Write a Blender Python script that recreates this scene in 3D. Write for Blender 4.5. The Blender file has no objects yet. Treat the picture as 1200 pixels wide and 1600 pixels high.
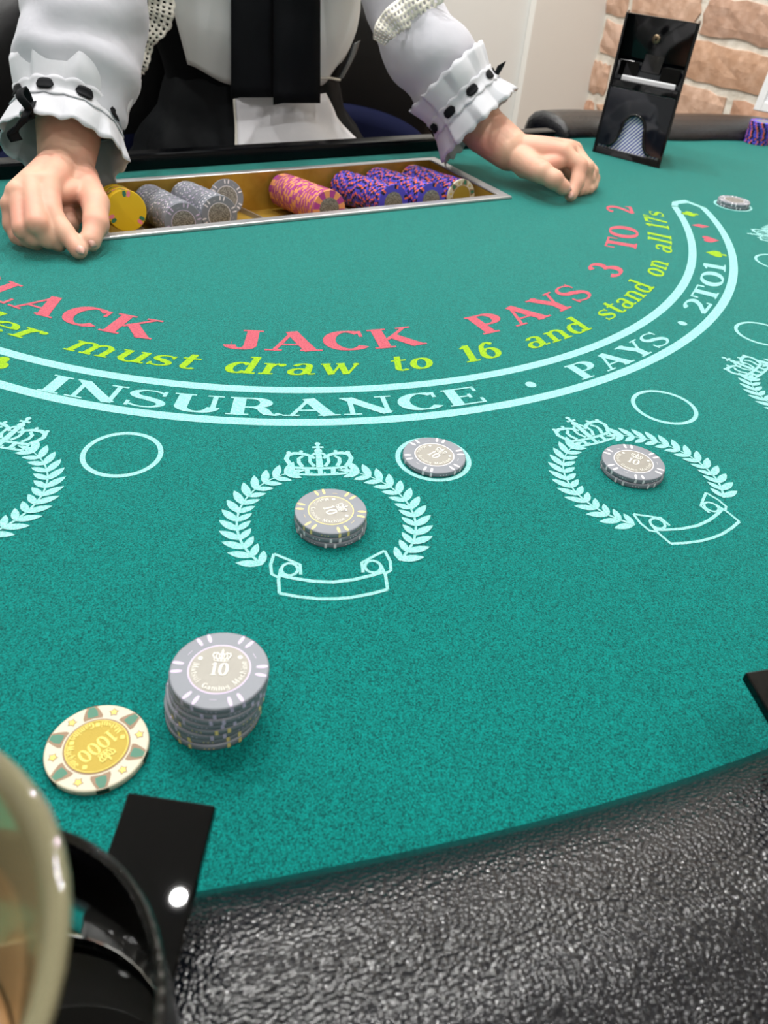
import bpy, bmesh, math, random
from mathutils import Vector, Matrix
random.seed(7)
S = bpy.context.scene
COL = S.collection
PI = math.pi
def sr(r, g, b):
    f = lambda c: ((c/255)/12.92 if c/255 <= .04045 else (((c/255)+.055)/1.055)**2.4)
    return (f(r), f(g), f(b), 1)

# ------------------------------------------------------------------ camera
# origin: middle of the chip tray's player-side edge, felt top at z = 0, metres
CAM = Vector((-0.381823, -0.760169, 0.273929))
RGT = Vector((0.870257, -0.486898, 0.074715))
UPV = Vector((0.255462, 0.575781, 0.776669))
FWD = Vector((0.421179, 0.656815, -0.625462))
FPX = 1189.86
cam = bpy.data.cameras.new('camera'); camo = bpy.data.objects.new('camera', cam); COL.objects.link(camo)
cam.sensor_fit = 'VERTICAL'; cam.sensor_height = 36; cam.lens = FPX/1600*36
cam.clip_start = .01; cam.clip_end = 30
camo.matrix_world = Matrix(((RGT.x, UPV.x, -FWD.x, CAM.x), (RGT.y, UPV.y, -FWD.y, CAM.y), (RGT.z, UPV.z, -FWD.z, CAM.z), (0, 0, 0, 1)))
cam.dof.use_dof = True; cam.dof.focus_distance = .50; cam.dof.aperture_fstop = 14
S.camera = camo
# ------------------------------------------------------------------ world, exposure
w = bpy.data.worlds.new('world'); S.world = w; w.use_nodes = True
w.node_tree.nodes['Background'].inputs[0].default_value = (.8, .85, .9, 1)
w.node_tree.nodes['Background'].inputs[1].default_value = .3
S.view_settings.view_transform = 'Standard'; S.view_settings.look = 'None'
S.view_settings.gamma = 1; S.view_settings.use_curve_mapping = False
S.view_settings.exposure = -1.10
S.cycles.max_bounces = 9; S.cycles.diffuse_bounces = 3; S.cycles.glossy_bounces = 3; S.cycles.transmission_bounces = 8
S.cycles.caustics_reflective = False; S.cycles.caustics_refractive = False
CEIL = 1.75; FLOOR = -.75
LAMPS = [(-.275, .165), (.42, .10), (.88, .60), (-.62, .72), (.22, .78), (-.30, -1.15), (.75, -1.15), (-1.45, -1.15), (-1.45, -2.4), (.2, -2.4)]  # those by the back wall and brick corner are added to brighten them
LAMP_W = 15.0
LAMP_R = .020
for i, (x, y) in enumerate(LAMPS):
    l = bpy.data.lights.new('downlight_beam', 'AREA'); l.shape = 'DISK'; l.size = LAMP_R*2; l.energy = LAMP_W*(1.25, 1.15, 1.5, 2.0, 2.0, 1.0, 1.0, .8, .8, .8)[i]
    l.color = (1, .985, .965)
    o = bpy.data.objects.new('downlight_beam', l); o.location = (x, y, CEIL-.012); COL.objects.link(o)

def P(x, y, z):              # photo pixel -> point at height z above the felt
    d = RGT*((x-600)/FPX) - UPV*((y-800)/FPX) + FWD
    return CAM + d*((z-CAM.z)/d.z)
def PY(x, y, Y):
    d = RGT*((x-600)/FPX) - UPV*((y-800)/FPX) + FWD
    return CAM + d*((Y-CAM.y)/d.y)

# ------------------------------------------------------------------ materials
def mat(name, col, rough=.5, metal=0, bump=None, spec=.5, sheen=0, coat=0, trans=0, ior=1.45, vary=None, sheen_tint=None, emis=None, alpha=1, sss=0, coatr=.05):
    m = bpy.data.materials.new(name); m.use_nodes = True
    n = m.node_tree.nodes; L = m.node_tree.links; b = n['Principled BSDF']
    b.inputs['Base Color'].default_value = col
    b.inputs['Roughness'].default_value = rough; b.inputs['Metallic'].default_value = metal
    b.inputs['Specular IOR Level'].default_value = spec; b.inputs['IOR'].default_value = ior
    b.inputs['Sheen Weight'].default_value = sheen
    if sheen: b.inputs['Sheen Roughness'].default_value = .33
    if sheen_tint: b.inputs['Sheen Tint'].default_value = sheen_tint
    b.inputs['Coat Weight'].default_value = coat; b.inputs['Coat Roughness'].default_value = coatr
    b.inputs['Transmission Weight'].default_value = trans; b.inputs['Alpha'].default_value = alpha
    if sss:
        b.inputs['Subsurface Weight'].default_value = sss; b.inputs['Subsurface Radius'].default_value = (.010, .004, .002); b.inputs['Subsurface Scale'].default_value = 1
    if emis: b.inputs['Emission Color'].default_value = emis[0]; b.inputs['Emission Strength'].default_value = emis[1]
    tc = n.new('ShaderNodeTexCoord'); sock = tc.outputs['Object']
    if vary:   # (scale, second colour, low, high [, detail])
        t = n.new('ShaderNodeTexNoise'); t.inputs['Scale'].default_value = vary[0]; t.inputs['Detail'].default_value = vary[4] if len(vary) > 4 else 3
        r = n.new('ShaderNodeValToRGB'); r.color_ramp.elements[0].position = vary[2]; r.color_ramp.elements[1].position = vary[3]
        r.color_ramp.elements[0].color = col; r.color_ramp.elements[1].color = vary[1]
        L.new(sock, t.inputs['Vector']); L.new(t.outputs['Fac'], r.inputs[0]); L.new(r.outputs[0], b.inputs['Base Color'])
    if bump:   # list of (kind, scale, strength, distance)
        prev = None
        for kind, sc, st, di in bump:
            if kind == 'noise':
                t = n.new('ShaderNodeTexNoise'); t.inputs['Detail'].default_value = 3; out = 'Fac'
            elif kind == 'wave':
                t = n.new('ShaderNodeTexWave'); t.inputs['Distortion'].default_value = 1.5; out = 'Fac'
            else:
                t = n.new('ShaderNodeTexVoronoi'); t.feature = 'F1' if kind == 'cell' else 'SMOOTH_F1'; out = 'Distance'
            t.inputs['Scale'].default_value = sc; L.new(sock, t.inputs['Vector'])
            bp = n.new('ShaderNodeBump'); bp.inputs['Strength'].default_value = st; bp.inputs['Distance'].default_value = di
            bp.invert = kind in ('cell', 'smooth')
            L.new(t.outputs[out], bp.inputs['Height'])
            if prev: L.new(prev.outputs[0], bp.inputs['Normal'])
            prev = bp
        L.new(prev.outputs[0], b.inputs['Normal'])
    return m
FABB = [('cell', 1250, .5, .0005), ('noise', 380, .2, .0007)]
M = {}
M['felt'] = mat('felt', sr(0, 66, 64), .75, bump=FABB, sheen=1.0, sheen_tint=(.42, 1, .87, 1), spec=.12, vary=(1350, sr(0, 138, 131), .33, .68))
M['p_white'] = mat('print_pale_blue', sr(120, 190, 188), .7, bump=FABB, sheen=.25, spec=.15, vary=(1000, sr(164, 218, 214), .36, .64))
M['p_red'] = mat('print_red', sr(170, 70, 88), .7, bump=FABB, sheen=.25, spec=.15, vary=(1000, sr(200, 98, 110), .36, .64))
M['p_yel'] = mat('print_yellow', sr(122, 168, 14), .7, bump=FABB, sheen=.2, spec=.15, vary=(1000, sr(156, 196, 34), .36, .64))
M['leather'] = mat('black_leather', sr(12, 13, 20), .17, spec=.62, bump=[('noise', 50, .05, .002), ('cell', 600, .60, .0008), ('noise', 450, .30, .0006)])
M['leather_s'] = mat('smooth_black_leather', sr(10, 10, 12), .42, spec=.35, bump=[('noise', 60, .25, .002)])
M['lacquer'] = mat('black_lacquer', sr(6, 7, 10), .16, spec=.25)
M['acrylic'] = mat('black_acrylic', sr(3, 3, 4), .015, spec=.25)
M['shoe'] = mat('shoe_acrylic', sr(9, 9, 11), .05, spec=.55)
M['shoe_panel'] = mat('shoe_panel', sr(14, 18, 26), .06, spec=.6)
M['wood'] = mat('dark_wood', sr(48, 30, 20), .45, vary=(20, sr(62, 40, 26), .4, .6))
M['chrome'] = mat('tray_steel', sr(196, 196, 198), .34, metal=.7, bump=[('noise', 90, .15, .001)])
M['brass'] = mat('tray_brass', sr(196, 160, 70), .36, metal=.45, bump=[('noise', 60, .2, .0015)], vary=(35, sr(176, 138, 54), .4, .65))
M['wall'] = mat('wall_paint', sr(238, 239, 236), .85, bump=[('noise', 500, .1, .0005)])
M['wall_panel'] = mat('wall_panel', sr(236, 234, 228), .8)
M['mortar'] = mat('mortar', sr(232, 226, 214), .95, bump=[('noise', 90, .6, .004)], vary=(40, sr(216, 208, 194), .4, .6))
M['ceil'] = mat('ceiling_paint', sr(235, 234, 230), .9)
M['floor'] = mat('floor_wood', sr(150, 136, 120), .5, vary=(9, sr(132, 118, 102), .4, .6))
BR = []
for i, c in enumerate([(190, 154, 130), (180, 138, 112), (196, 162, 140), (178, 142, 120), (188, 148, 120)]):
    BR.append(mat('brick_%d' % i, sr(*c), .92, bump=[('noise', 60, .5, .004), ('noise', 260, .4, .0015)], vary=(38, sr(c[0]+22, c[1]+24, c[2]+26), .42, .68, 6)))
M['skin'] = mat('skin', sr(214, 170, 146), .5, spec=.35, sss=.2, bump=[('noise', 900, .12, .0002), ('noise', 120, .10, .0006)], vary=(26, sr(216, 154, 134), .38, .70))
M['nail'] = mat('nail', sr(222, 172, 158), .3, spec=.5)
M['blouse'] = mat('white_blouse', sr(188, 188, 196), .75, sheen=.2, bump=[('noise', 26, .30, .006), ('noise', 900, .15, .0003)])
M['cotton'] = mat('white_cotton', sr(202, 203, 209), .8, sheen=.15, bump=[('noise', 40, .22, .004), ('noise', 1200, .12, .0003)])
M['apron'] = mat('white_apron', sr(248, 247, 252), .8, bump=[('noise', 40, .22, .004)])
M['bib'] = mat('grey_white_bib', sr(246, 248, 250), .75, bump=[('noise', 18, .25, .005)])
M['vest'] = mat('black_vest', sr(5, 7, 11), .9, spec=.15, bump=[('noise', 20, .3, .006)])
M['skirt'] = mat('black_skirt', sr(6, 9, 13), .75, spec=.2, bump=[('wave', 9, .4, .008), ('noise', 16, .4, .01)])
M['ribbon'] = mat('black_ribbon', sr(9, 12, 17), .7, spec=.2, bump=[('wave', 900, .1, .0002)])
M['lace'] = mat('cream_lace', sr(232, 228, 216), .85)
M['gauze'] = mat('clear_strap', sr(60, 64, 68), .2, spec=.6)
M['navy'] = mat('navy_cloth', sr(5, 12, 46), .85, spec=.2)
M['hair'] = mat('dark_hair', sr(34, 24, 20), .45)
M['eye'] = mat('eye_dark', sr(30, 22, 20), .2)
M['lip'] = mat('lip', sr(196, 112, 108), .4)
M['paper'] = mat('white_card', sr(235, 236, 240), .4)
M['stripe'] = mat('card_blue', sr(80, 88, 168), .5)
M['screw'] = mat('screw_brass', sr(120, 104, 84), .35, metal=.8)
M['steel'] = mat('steel_leg', sr(120, 120, 124), .3, metal=1)
M['glass'] = mat('latte_glass', sr(250, 240, 190), .05, trans=.80, ior=1.40)
M['clear'] = mat('clear_acrylic', (.97, .97, .98, 1), .02, trans=1, ior=1.33)
M['latte'] = mat('milk_coffee', sr(206, 158, 108), .25)
M['foam'] = mat('coffee_residue', sr(198, 160, 112), .6)
M['lampd'] = mat('lamp_diffuser', (1, 1, 1, 1), .5, emis=((1, .955, .9, 1), 14))
M['trimw'] = mat('lamp_trim', sr(230, 230, 230), .5)
# chip colours
M['c_grey'] = mat('chip_grey', sr(127, 131, 140), .42, bump=[('noise', 700, .08, .0003)])
M['c_yel'] = mat('chip_yellow', sr(226, 186, 24), .45, bump=[('noise', 500, .1, .0003)])
M['c_pur'] = mat('chip_purple', sr(78, 72, 196), .45)
M['c_ora'] = mat('chip_orange', sr(238, 160, 104), .45)
M['c_crm'] = mat('chip_cream', sr(206, 199, 176), .42)
M['s_lav'] = mat('spot_lavender', sr(208, 192, 222), .45)
M['s_whi'] = mat('spot_white', sr(236, 230, 236), .45)
M['s_gold'] = mat('spot_yellow', sr(240, 214, 140), .45)
M['s_mag'] = mat('spot_magenta', sr(178, 66, 150), .45)
M['s_ored'] = mat('spot_orange', sr(238, 112, 72), .45)
M['s_blk'] = mat('spot_black', sr(22, 20, 44), .45)
M['s_pink'] = mat('spot_pink', sr(240, 130, 150), .45)
M['s_grn'] = mat('spot_green', sr(52, 118, 92), .45)
M['s_brn'] = mat('spot_brown', sr(142, 112, 82), .45)
M['s_dk'] = mat('spot_dark_green', sr(22, 48, 36), .45)
M['silver'] = mat('inlay_silver', sr(150, 147, 140), .55, metal=.35, bump=[('noise', 1600, .3, .0002)])
M['silver_hi'] = mat('inlay_silver_relief', sr(222, 220, 212), .5, metal=.1)
M['silver_dk'] = mat('inlay_worn_metal', sr(112, 110, 106), .42, metal=.6, bump=[('noise', 900, .6, .0004)], vary=(620, sr(168, 166, 160), .42, .6))
M['gold'] = mat('inlay_gold', sr(164, 142, 56), .55, metal=.4, bump=[('noise', 1600, .3, .0002)])
M['gold_hi'] = mat('inlay_gold_relief', sr(222, 204, 104), .5, metal=.15)

# ------------------------------------------------------------------ mesh helpers
ORG = {}
def tag(o, label=None, cat=None, group=None, kind=None):
    if label: o['label'] = label
    if cat: o['category'] = cat
    if group: o['group'] = group
    if kind: o['kind'] = kind
    return o
def empty(name, loc, label=None, cat=None, group=None, kind=None):
    o = bpy.data.objects.new(name, None); COL.objects.link(o); o.location = loc; o.empty_display_size = .02
    ORG[o] = Vector(loc)
    return tag(o, label, cat, group, kind)
class MB:
    def __init__(s): s.v = []; s.f = []
    def add(s, vs, fs):
        k = len(s.v); s.v += [Vector(q) for q in vs]; s.f += [tuple(i+k for i in q) for q in fs]; return s
    def box(s, lo, hi, X=None):
        vs = [Vector((x, y, z)) for z in (lo[2], hi[2]) for y in (lo[1], hi[1]) for x in (lo[0], hi[0])]
        if X: vs = [X @ q for q in vs]
        return s.add(vs, [(0, 2, 3, 1), (4, 5, 7, 6), (0, 1, 5, 4), (2, 6, 7, 3), (0, 4, 6, 2), (1, 3, 7, 5)])
    def prism(s, pts, z0, z1, X=None):
        n = len(pts); vs = [Vector((p[0], p[1], z0)) for p in pts]+[Vector((p[0], p[1], z1)) for p in pts]
        if X: vs = [X @ q for q in vs]
        return s.add(vs, [tuple(range(n))[::-1], tuple(range(n, 2*n))]+[(i, (i+1) % n, (i+1) % n+n, i+n) for i in range(n)])
    def grid(s, rows, closed=False, cap=False):
        k = len(rows[0]); vs = [p for r in rows for p in r]; fs = []
        for i in range(len(rows)-1):
            for j in range(k if closed else k-1):
                a = i*k+j; b = i*k+(j+1) % k; fs.append((a, b, b+k, a+k))
        if cap: fs.append(tuple(range(k))[::-1]); fs.append(tuple((len(rows)-1)*k+j for j in range(k)))
        return s.add(vs, fs)
    def lathe(s, prof, n=32, c=(0, 0, 0), closed=False):
        rows = [[(c[0]+r*math.cos(2*PI*j/n), c[1]+r*math.sin(2*PI*j/n), c[2]+z) for j in range(n)] for r, z in prof]
        if closed: rows.append(rows[0])
        return s.grid(rows, True, cap=not closed)
    def tube(s, pts, rad, n=10):
        pts = [Vector(p) for p in pts]; rows = []
        for i, p in enumerate(pts):
            t = (pts[min(i+1, len(pts)-1)]-pts[max(i-1, 0)]).normalized()
            a = t.cross(Vector((0, 0, 1)));  a = a.normalized() if a.length > 1e-4 else Vector((1, 0, 0)); b = t.cross(a)
            r = rad[i] if isinstance(rad, (list, tuple)) else rad
            rows.append([p+a*(r*math.cos(2*PI*j/n))+b*(r*math.sin(2*PI*j/n)) for j in range(n)])
        return s.grid(rows, True, cap=True)
    def build(s, name, m, parent=None, smooth=False, bevel=0, world=True, recalc=True, subsurf=0, solid=0, flat_angle=None):
        me = bpy.data.meshes.new(name)
        off = ORG.get(parent, Vector()) if (parent and world) else Vector()
        me.from_pydata([tuple(q-off) for q in s.v], [], s.f)
        if recalc:
            bm = bmesh.new(); bm.from_mesh(me); bmesh.ops.remove_doubles(bm, verts=bm.verts, dist=1e-6); bmesh.ops.recalc_face_normals(bm, faces=bm.faces); bm.to_mesh(me); bm.free()
        me.materials.append(M[m] if isinstance(m, str) else m)
        o = bpy.data.objects.new(name, me); COL.objects.link(o)
        if parent: o.parent = parent; ORG[o] = off
        if smooth:
            me.polygons.foreach_set('use_smooth', [True]*len(me.polygons))
        if bevel:
            b = o.modifiers.new('b', 'BEVEL'); b.width = bevel; b.segments = 2; b.limit_method = 'ANGLE'
        if solid:
            b = o.modifiers.new('s', 'SOLIDIFY'); b.thickness = solid; b.offset = 0
        if subsurf:
            b = o.modifiers.new('u', 'SUBSURF'); b.levels = subsurf; b.render_levels = subsurf
        return o

# ------------------------------------------------------------------ room
XR, YB, XL, YF = 1.30, 1.035, -3.0, -3.4
def struct(o): o['kind'] = 'structure'; return o
struct(MB().box((XL-.1, YF-.1, FLOOR-.1), (XR+.1, YB+.1, FLOOR)).build('floor', 'floor'))
struct(MB().box((XL-.1, YF-.1, CEIL), (XR+.1, YB+.1, CEIL+.1)).build('ceiling', 'ceil'))
wb = struct(MB().box((XL-.1, YB, FLOOR), (XR+.1, YB+.1, CEIL)).build('wall_back', 'wall'))
struct(MB().box((XL-.1, YF-.1, FLOOR), (XL, YB, CEIL)).build('wall_left', 'wall'))
struct(MB().box((XL-.1, YF-.1, FLOOR), (XR+.1, YF, CEIL)).build('wall_front', 'wall'))
# plain pilaster panel between the seam and the brick corner
pn = MB().box((1.055, YB-.022, FLOOR), (XR-.004, YB, CEIL)).build('corner_panel', 'wall_panel', wb, bevel=.003)
wr = struct(MB().box((XR-.007, YF, FLOOR), (XR+.1, YB, CEIL)).build('wall_right', 'mortar'))
# bricks: (z0, z1, joints along y from the corner outwards)
def brick_mesh(L, H, seed):
    rnd = random.Random(seed); n = 7; m = 4; rows = []
    def edge(i, j):
        y = L*i/n; z = H*j/m
        jy = rnd.uniform(-.006, .006) if i in (0, n) else 0; jz = rnd.uniform(-.005, .005) if j in (0, m) else 0
        return y+jy, z+jz
    front = []
    for j in range(m+1):
        r = []
        for i in range(n+1):
            y, z = edge(i, j); e = min(i, n-i, j, m-j)
            r.append((-.0105-(0 if e == 0 else .0030)+rnd.uniform(-.0014, .0014), y, z))
        front.append(r)
    mb = MB().grid(front)
    k = len(front[0]); ring = [(0, i) for i in range(k)]+[(j, k-1) for j in range(1, m+1)]+[(m, i) for i in range(k-2, -1, -1)]+[(j, 0) for j in range(m-1, 0, -1)]
    base = [Vector(front[j][i]) for j, i in ring]; back = [Vector((.008, q.y, q.z)) for q in base]
    mb.grid([base, back], closed=True)
    return mb
rowdef = []
z = -.765; k = 0
known = {9: [1.06, .955, .705, .45, .2], 8: [1.06, 1.014, .75, .455, .2], 7: [1.06, .945, .76, .55, .29]}
zz = [-.024-.0915*i for i in range(9)][::-1]      # tops of the rows below
tops = zz+[.0700, .1600, .2515, .343, .4345, .526]
bi = 0
for ri, top in enumerate(tops):
    if top == .0700: js = [1.06, 1.014, .745, .455, .2]
    elif top == .1600: js = [1.06, .935, .700, .44, .2]
    elif abs(top+.024) < 1e-6: js = [1.06, .945, .760, .552, .29, .1]
    else:
        js = [1.06]; y = 1.06-random.uniform(.05, .2)
        while y > .1: js.append(y); y -= random.uniform(.22, .27)
    y = js[-1]
    while y > -.6: y -= random.uniform(.22, .27); js.append(y)
    for a, b in zip(js, js[1:]):
        L = min(a, YB-.003)-b-.018
        if L < .012: continue
        mb = brick_mesh(L, .073, bi); o = mb.build('brick', BR[random.randrange(5)], wr, smooth=False)
        o.location = (XR, b+.009, top-.073); bi += 1
# ceiling downlights, with the lamps added to brighten the walls among them
for i, (x, y) in enumerate(LAMPS):
    names = ['above the dealer right hand', 'above the card shoe', 'added in the corner to brighten the brick wall', 'added behind and left of the dealer chair to brighten the wall', 'added behind the dealer chair to brighten the wall', 'over the player side', 'over the right player seats', 'in the left front of the room', 'in the far left corner', 'at the front wall']
    e = empty('downlight', (x, y, CEIL), 'round recessed ceiling downlight '+names[i], 'ceiling light', 'ceiling downlights')
    MB().lathe([(LAMP_R+.004, 0), (LAMP_R+.02, 0), (LAMP_R+.018, -.007), (LAMP_R+.004, -.007)], 32, (x, y, CEIL), closed=True).build('trim_ring', 'trimw', e, smooth=True)
    MB().lathe([(.001, -.002), (LAMP_R+.004, -.002), (LAMP_R+.004, -.004), (.001, -.004)], 32, (x, y, CEIL)).build('diffuser', 'lampd', e)

# ------------------------------------------------------------------ blackjack table
def outline(off=0):
    """felt boundary, from the dealer's left end round the player side to the dealer's right end"""
    pts = []
    ctrl = [(.532, .235), (.565, .235), (.60, .228), (.66, .205), (.74, .180), (.82, .168), (.885, .142), (.932, .085), (.955, .02)]
    right = [Vector((x, y)) for x, y in ctrl]
    # smooth with Catmull-Rom
    sm = []
    for i in range(len(right)-1):
        p0 = right[max(i-1, 0)]; p1 = right[i]; p2 = right[i+1]; p3 = right[min(i+2, len(right)-1)]
        for k in range(6):
            t = k/6
            sm.append(.5*((2*p1)+(p2-p0)*t+(2*p0-5*p1+4*p2-p3)*t*t+(3*p1-p0-3*p2+p3)*t**3))
    ell = [Vector((.96*math.cos(a), .69*math.sin(a)+.0055*math.tanh((abs(.96*math.cos(a))-.26)/.12)*max(0, 1-abs(math.cos(a))**2))) for a in [math.radians(-2-176*i/120) for i in range(121)]]
    left = [Vector((-q.x, q.y)) for q in sm][::-1]
    pts = sm+ell+left
    return pts
OUT = outline()
def normals(pts):
    ns = []
    for i in range(len(pts)):
        t = (pts[min(i+1, len(pts)-1)]-pts[max(i-1, 0)]).normalized(); ns.append(Vector((-t.y, t.x))*1)
    return ns
NRM = normals(OUT)
if NRM[len(NRM)//2].y > 0: NRM = [-q for q in NRM]
TBL = empty('blackjack_table', (0, -.25, FLOOR), 'green felt blackjack table with padded black leather rail', 'table')
TX0, TX1, TY0, TY1 = -.2428, .2428, 0.0, .1726      # tray opening
def felt_mesh():
    bm = bmesh.new(); off = ORG[TBL]
    def loop(pts):
        vs = [bm.verts.new((p[0], p[1], -off.z)) for p in pts]
        vs = [v for v in vs]
        for v in vs: v.co.x -= off.x; v.co.y -= off.y
        return vs, [bm.edges.new((vs[i], vs[(i+1) % len(vs)])) for i in range(len(vs))]
    per = [q+n*.012 for q, n in zip(OUT, NRM)]+[Vector((x, .24)) for x in (-.3, 0, .3)]
    v1, e1 = loop(per)
    v2, e2 = loop([(TX0+.004, TY0+.004), (TX1-.004, TY0+.004), (TX1-.004, TY1-.004), (TX0+.004, TY1-.004)])
    bmesh.ops.triangle_fill(bm, edges=e1+e2, use_beauty=True)
    for f in bm.faces:
        if f.normal.z < 0: f.normal_flip()
    me = bpy.data.meshes.new('felt'); bm.to_mesh(me); bm.free(); me.materials.append(M['felt'])
    o = bpy.data.objects.new('felt', me); COL.objects.link(o); o.parent = TBL; ORG[o] = off
    o['label'] = 'printed green felt playing surface'
    return o
FELT = felt_mesh()
# padded rail
prof = [(-.001, -.012), (-.004, .000), (-.003, .006), (.003, .014), (.013, .0205), (.028, .0255), (.048, .028), (.068, .0265), (.085, .021), (.097, .011), (.103, -.004), (.103, -.025), (.097, -.045), (.085, -.055)]
pathN = list(zip(OUT, NRM))
rows = [[(q.x+n.x*a, q.y+n.y*a, zc) for a, zc in prof] for q, n in pathN]
rail = MB()
def shrink(q, n, t, e):     # rounded ends of the padding
    return [(q.x+n.x*(.05+(a-.05)*e)+t.x, q.y+n.y*(.05+(a-.05)*e)+t.y, -.012+(zc+.012)*e) for a, zc in prof]
t0 = (OUT[0]-OUT[1]).normalized(); t1 = (OUT[-1]-OUT[-2]).normalized()
caps0 = [shrink(OUT[0], NRM[0], t0*d, e) for d, e in ((.012, .45), (.010, .75), (.005, .93))]
caps1 = [shrink(OUT[-1], NRM[-1], t1*d, e) for d, e in ((.005, .93), (.010, .75), (.012, .45))]
rail.grid(caps0+rows+caps1, cap=True)
RAIL = rail.build('padded_rail', 'leather', TBL, smooth=True); RAIL['label'] = 'black leather padded armrest rail'
# table body under the felt
body_pts = [q+n*.07 for q, n in zip(OUT, NRM)]+[Vector((-.3, .25)), Vector((.3, .25))]
bod = MB()
n_ = len(body_pts)
bod.add([(q.x, q.y, -.06) for q in body_pts]+[(q.x, q.y, -.14) for q in body_pts], [tuple(range(n_)), tuple(range(2*n_-1, n_-1, -1))]+[(i, (i+1) % n_, (i+1) % n_+n_, i+n_) for i in range(n_)])
bod.build('apron_frame', 'wood', TBL)
for sx in (-.55, .55):
    MB().box((sx-.05, -.5, FLOOR), (sx+.05, .12, -.14)).build('leg', 'wood', TBL, bevel=.006)
MB().box((-.49, .213, -.05), (.49, .238, .0175)).build('dealer_edge_rim', 'lacquer', TBL, bevel=.004)['label'] = 'glossy black dealer-side edge rim'
MB().box((-.49, .238, -.05), (.49, .252, .004)).build('dealer_edge_lip', 'lacquer', TBL, bevel=.003)

# ------------------------------------------------------------------ glyphs (serif letters drawn as strokes)
TH, TN = .20, .075
def arc(cx, cy, rx, ry, a0, a1, n=18):
    return [(cx+rx*math.cos(math.radians(a0+(a1-a0)*i/n)), cy+ry*math.sin(math.radians(a0+(a1-a0)*i/n))) for i in range(n+1)]
def nib(pts, th=TH, tn=TN):
    ws = []
    for i in range(len(pts)):
        a = pts[max(i-1, 0)]; b = pts[min(i+1, len(pts)-1)]; dx, dy = b[0]-a[0], b[1]-a[1]; l = math.hypot(dx, dy) or 1
        ws.append(tn+(th-tn)*abs(dy/l)**1.3)
    return (pts, ws)
def V(x, y0=0, y1=1, w=TH): return ([(x, y0), (x, y1)], [w, w])
def H(x0, x1, y, w=TN): return ([(x0, y), (x1, y)], [w, w])
def Ln(p, q, w): return ([p, q], [w, w])
def sf(x, y, h=.17): return H(x-h, x+h, y+(.035 if y < .5 else -.035), .07)
def spine(pts, ws): return (pts, ws)
def S_(w=.6, h=1.0, th=.19, tn=.07):
    r = h*.255; cx = w/2
    top = arc(cx, h-r, w*.36, r-tn/2, 25, 270, 14); bot = arc(cx, r, w*.38, r-tn/2, 90, -150, 14)
    pts = top+bot[1:]; n = len(pts)
    ws = [tn+(th-tn)*max(0, math.sin(PI*min(max((i/(n-1)-.18)/.64, 0), 1)))**1.2 for i in range(n)]
    out = [(pts, ws), Ln((cx+w*.36, h*.98), (cx+w*.36, h*.70), .06), Ln((cx-w*.38, h*.02), (cx-w*.38, h*.3), .06)]
    return out
G = {}
G['I'] = (.46, [V(.23), sf(.23, 0), sf(.23, 1)])
G['N'] = (.92, [V(.18, 0, 1, .08), V(.74, 0, 1, .08), Ln((.14, .97), (.74, .02), .21), sf(.18, 0, .14), sf(.12, 1, .1), sf(.74, 1, .14)])
G['S'] = (.68, S_(.66))
G['U'] = (.86, [V(.2, .3, 1), V(.68, .3, 1, .08), nib(arc(.44, .32, .245, .285, 180, 360), .2, .08), sf(.2, 1), sf(.68, 1, .13)])
G['P'] = (.74, [V(.2), sf(.2, 0), H(.1, .4, .965), H(.2, .4, .46), nib(arc(.4, .713, .22, .252, 90, -90)), H(.05, .2, .965)])
G['R'] = (.86, G['P'][1]+[nib([(.42, .47), (.55, .40), (.60, .25), (.66, .08), (.76, .04), (.84, .12)], .19, .08)])
G['A'] = (.90, [Ln((.44, 1), (.14, 0), .07), Ln((.42, 1), (.72, 0), .21), H(.25, .6, .32), sf(.14, 0, .13), sf(.72, 0, .17)])
G['C'] = (.80, [nib(arc(.44, .5, .31, .465, 48, 318, 26), .21, .075), V(.68, .66, .97, .065), ])
G['E'] = (.76, [V(.2), H(.05, .66, .965), H(.05, .68, .035), H(.2, .5, .5), V(.64, .72, 1, .06), V(.66, 0, .3, .06), V(.49, .38, .62, .06)])
G['Y'] = (.86, [Ln((.15, 1), (.44, .42), .20), Ln((.72, 1), (.46, .42), .08), V(.44, 0, .46), sf(.44, 0), sf(.16, 1, .15), sf(.71, 1, .13)])
G['T'] = (.80, [V(.4), H(.06, .74, .965), V(.085, .68, 1, .065), V(.715, .68, 1, .065), sf(.4, 0)])
G['O'] = (.88, [nib(arc(.44, .5, .31, .462, 0, 360, 36), .21, .07)])
G['L'] = (.76, [V(.2), sf(.2, 1), H(.05, .68, .035), V(.665, 0, .32, .065)])
G['K'] = (.92, [V(.2), sf(.2, 0), sf(.2, 1), Ln((.30, .42), (.72, .97), .075), Ln((.42, .60), (.76, .02), .21), sf(.76, 0, .14), sf(.70, 1, .14)])
G['J'] = (.66, [V(.44, .22, 1), sf(.44, 1), nib(arc(.28, .22, .16, .19, 0, -170), .2, .09), ([(.14, .26), (.145, .26)], [.19, .19])])
G['B'] = (.80, [V(.2), H(.05, .4, .965), H(.05, .4, .035), H(.2, .4, .52), nib(arc(.4, .74, .19, .225, 90, -90)), nib(arc(.42, .278, .23, .243, 90, -90))])
G['D'] = (.88, [V(.2), H(.05, .4, .965), H(.05, .4, .035), nib(arc(.38, .5, .34, .465, 90, -90))])
G['1'] = (.56, [V(.3), sf(.3, 0, .2), Ln((.1, .83), (.28, .96), .08)])
G['2'] = (.66, [nib(arc(.33, .72, .21, .245, 165, -30)+[(.42, .42), (.2, .18), (.10, .06)], .17, .09), H(.08, .6, .06, .13), V(.585, .03, .24, .06)])
G['3'] = (.66, [nib(arc(.31, .745, .19, .22, 160, -90), .19, .08), nib(arc(.31, .285, .23, .25, 90, -165), .21, .08)])
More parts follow.
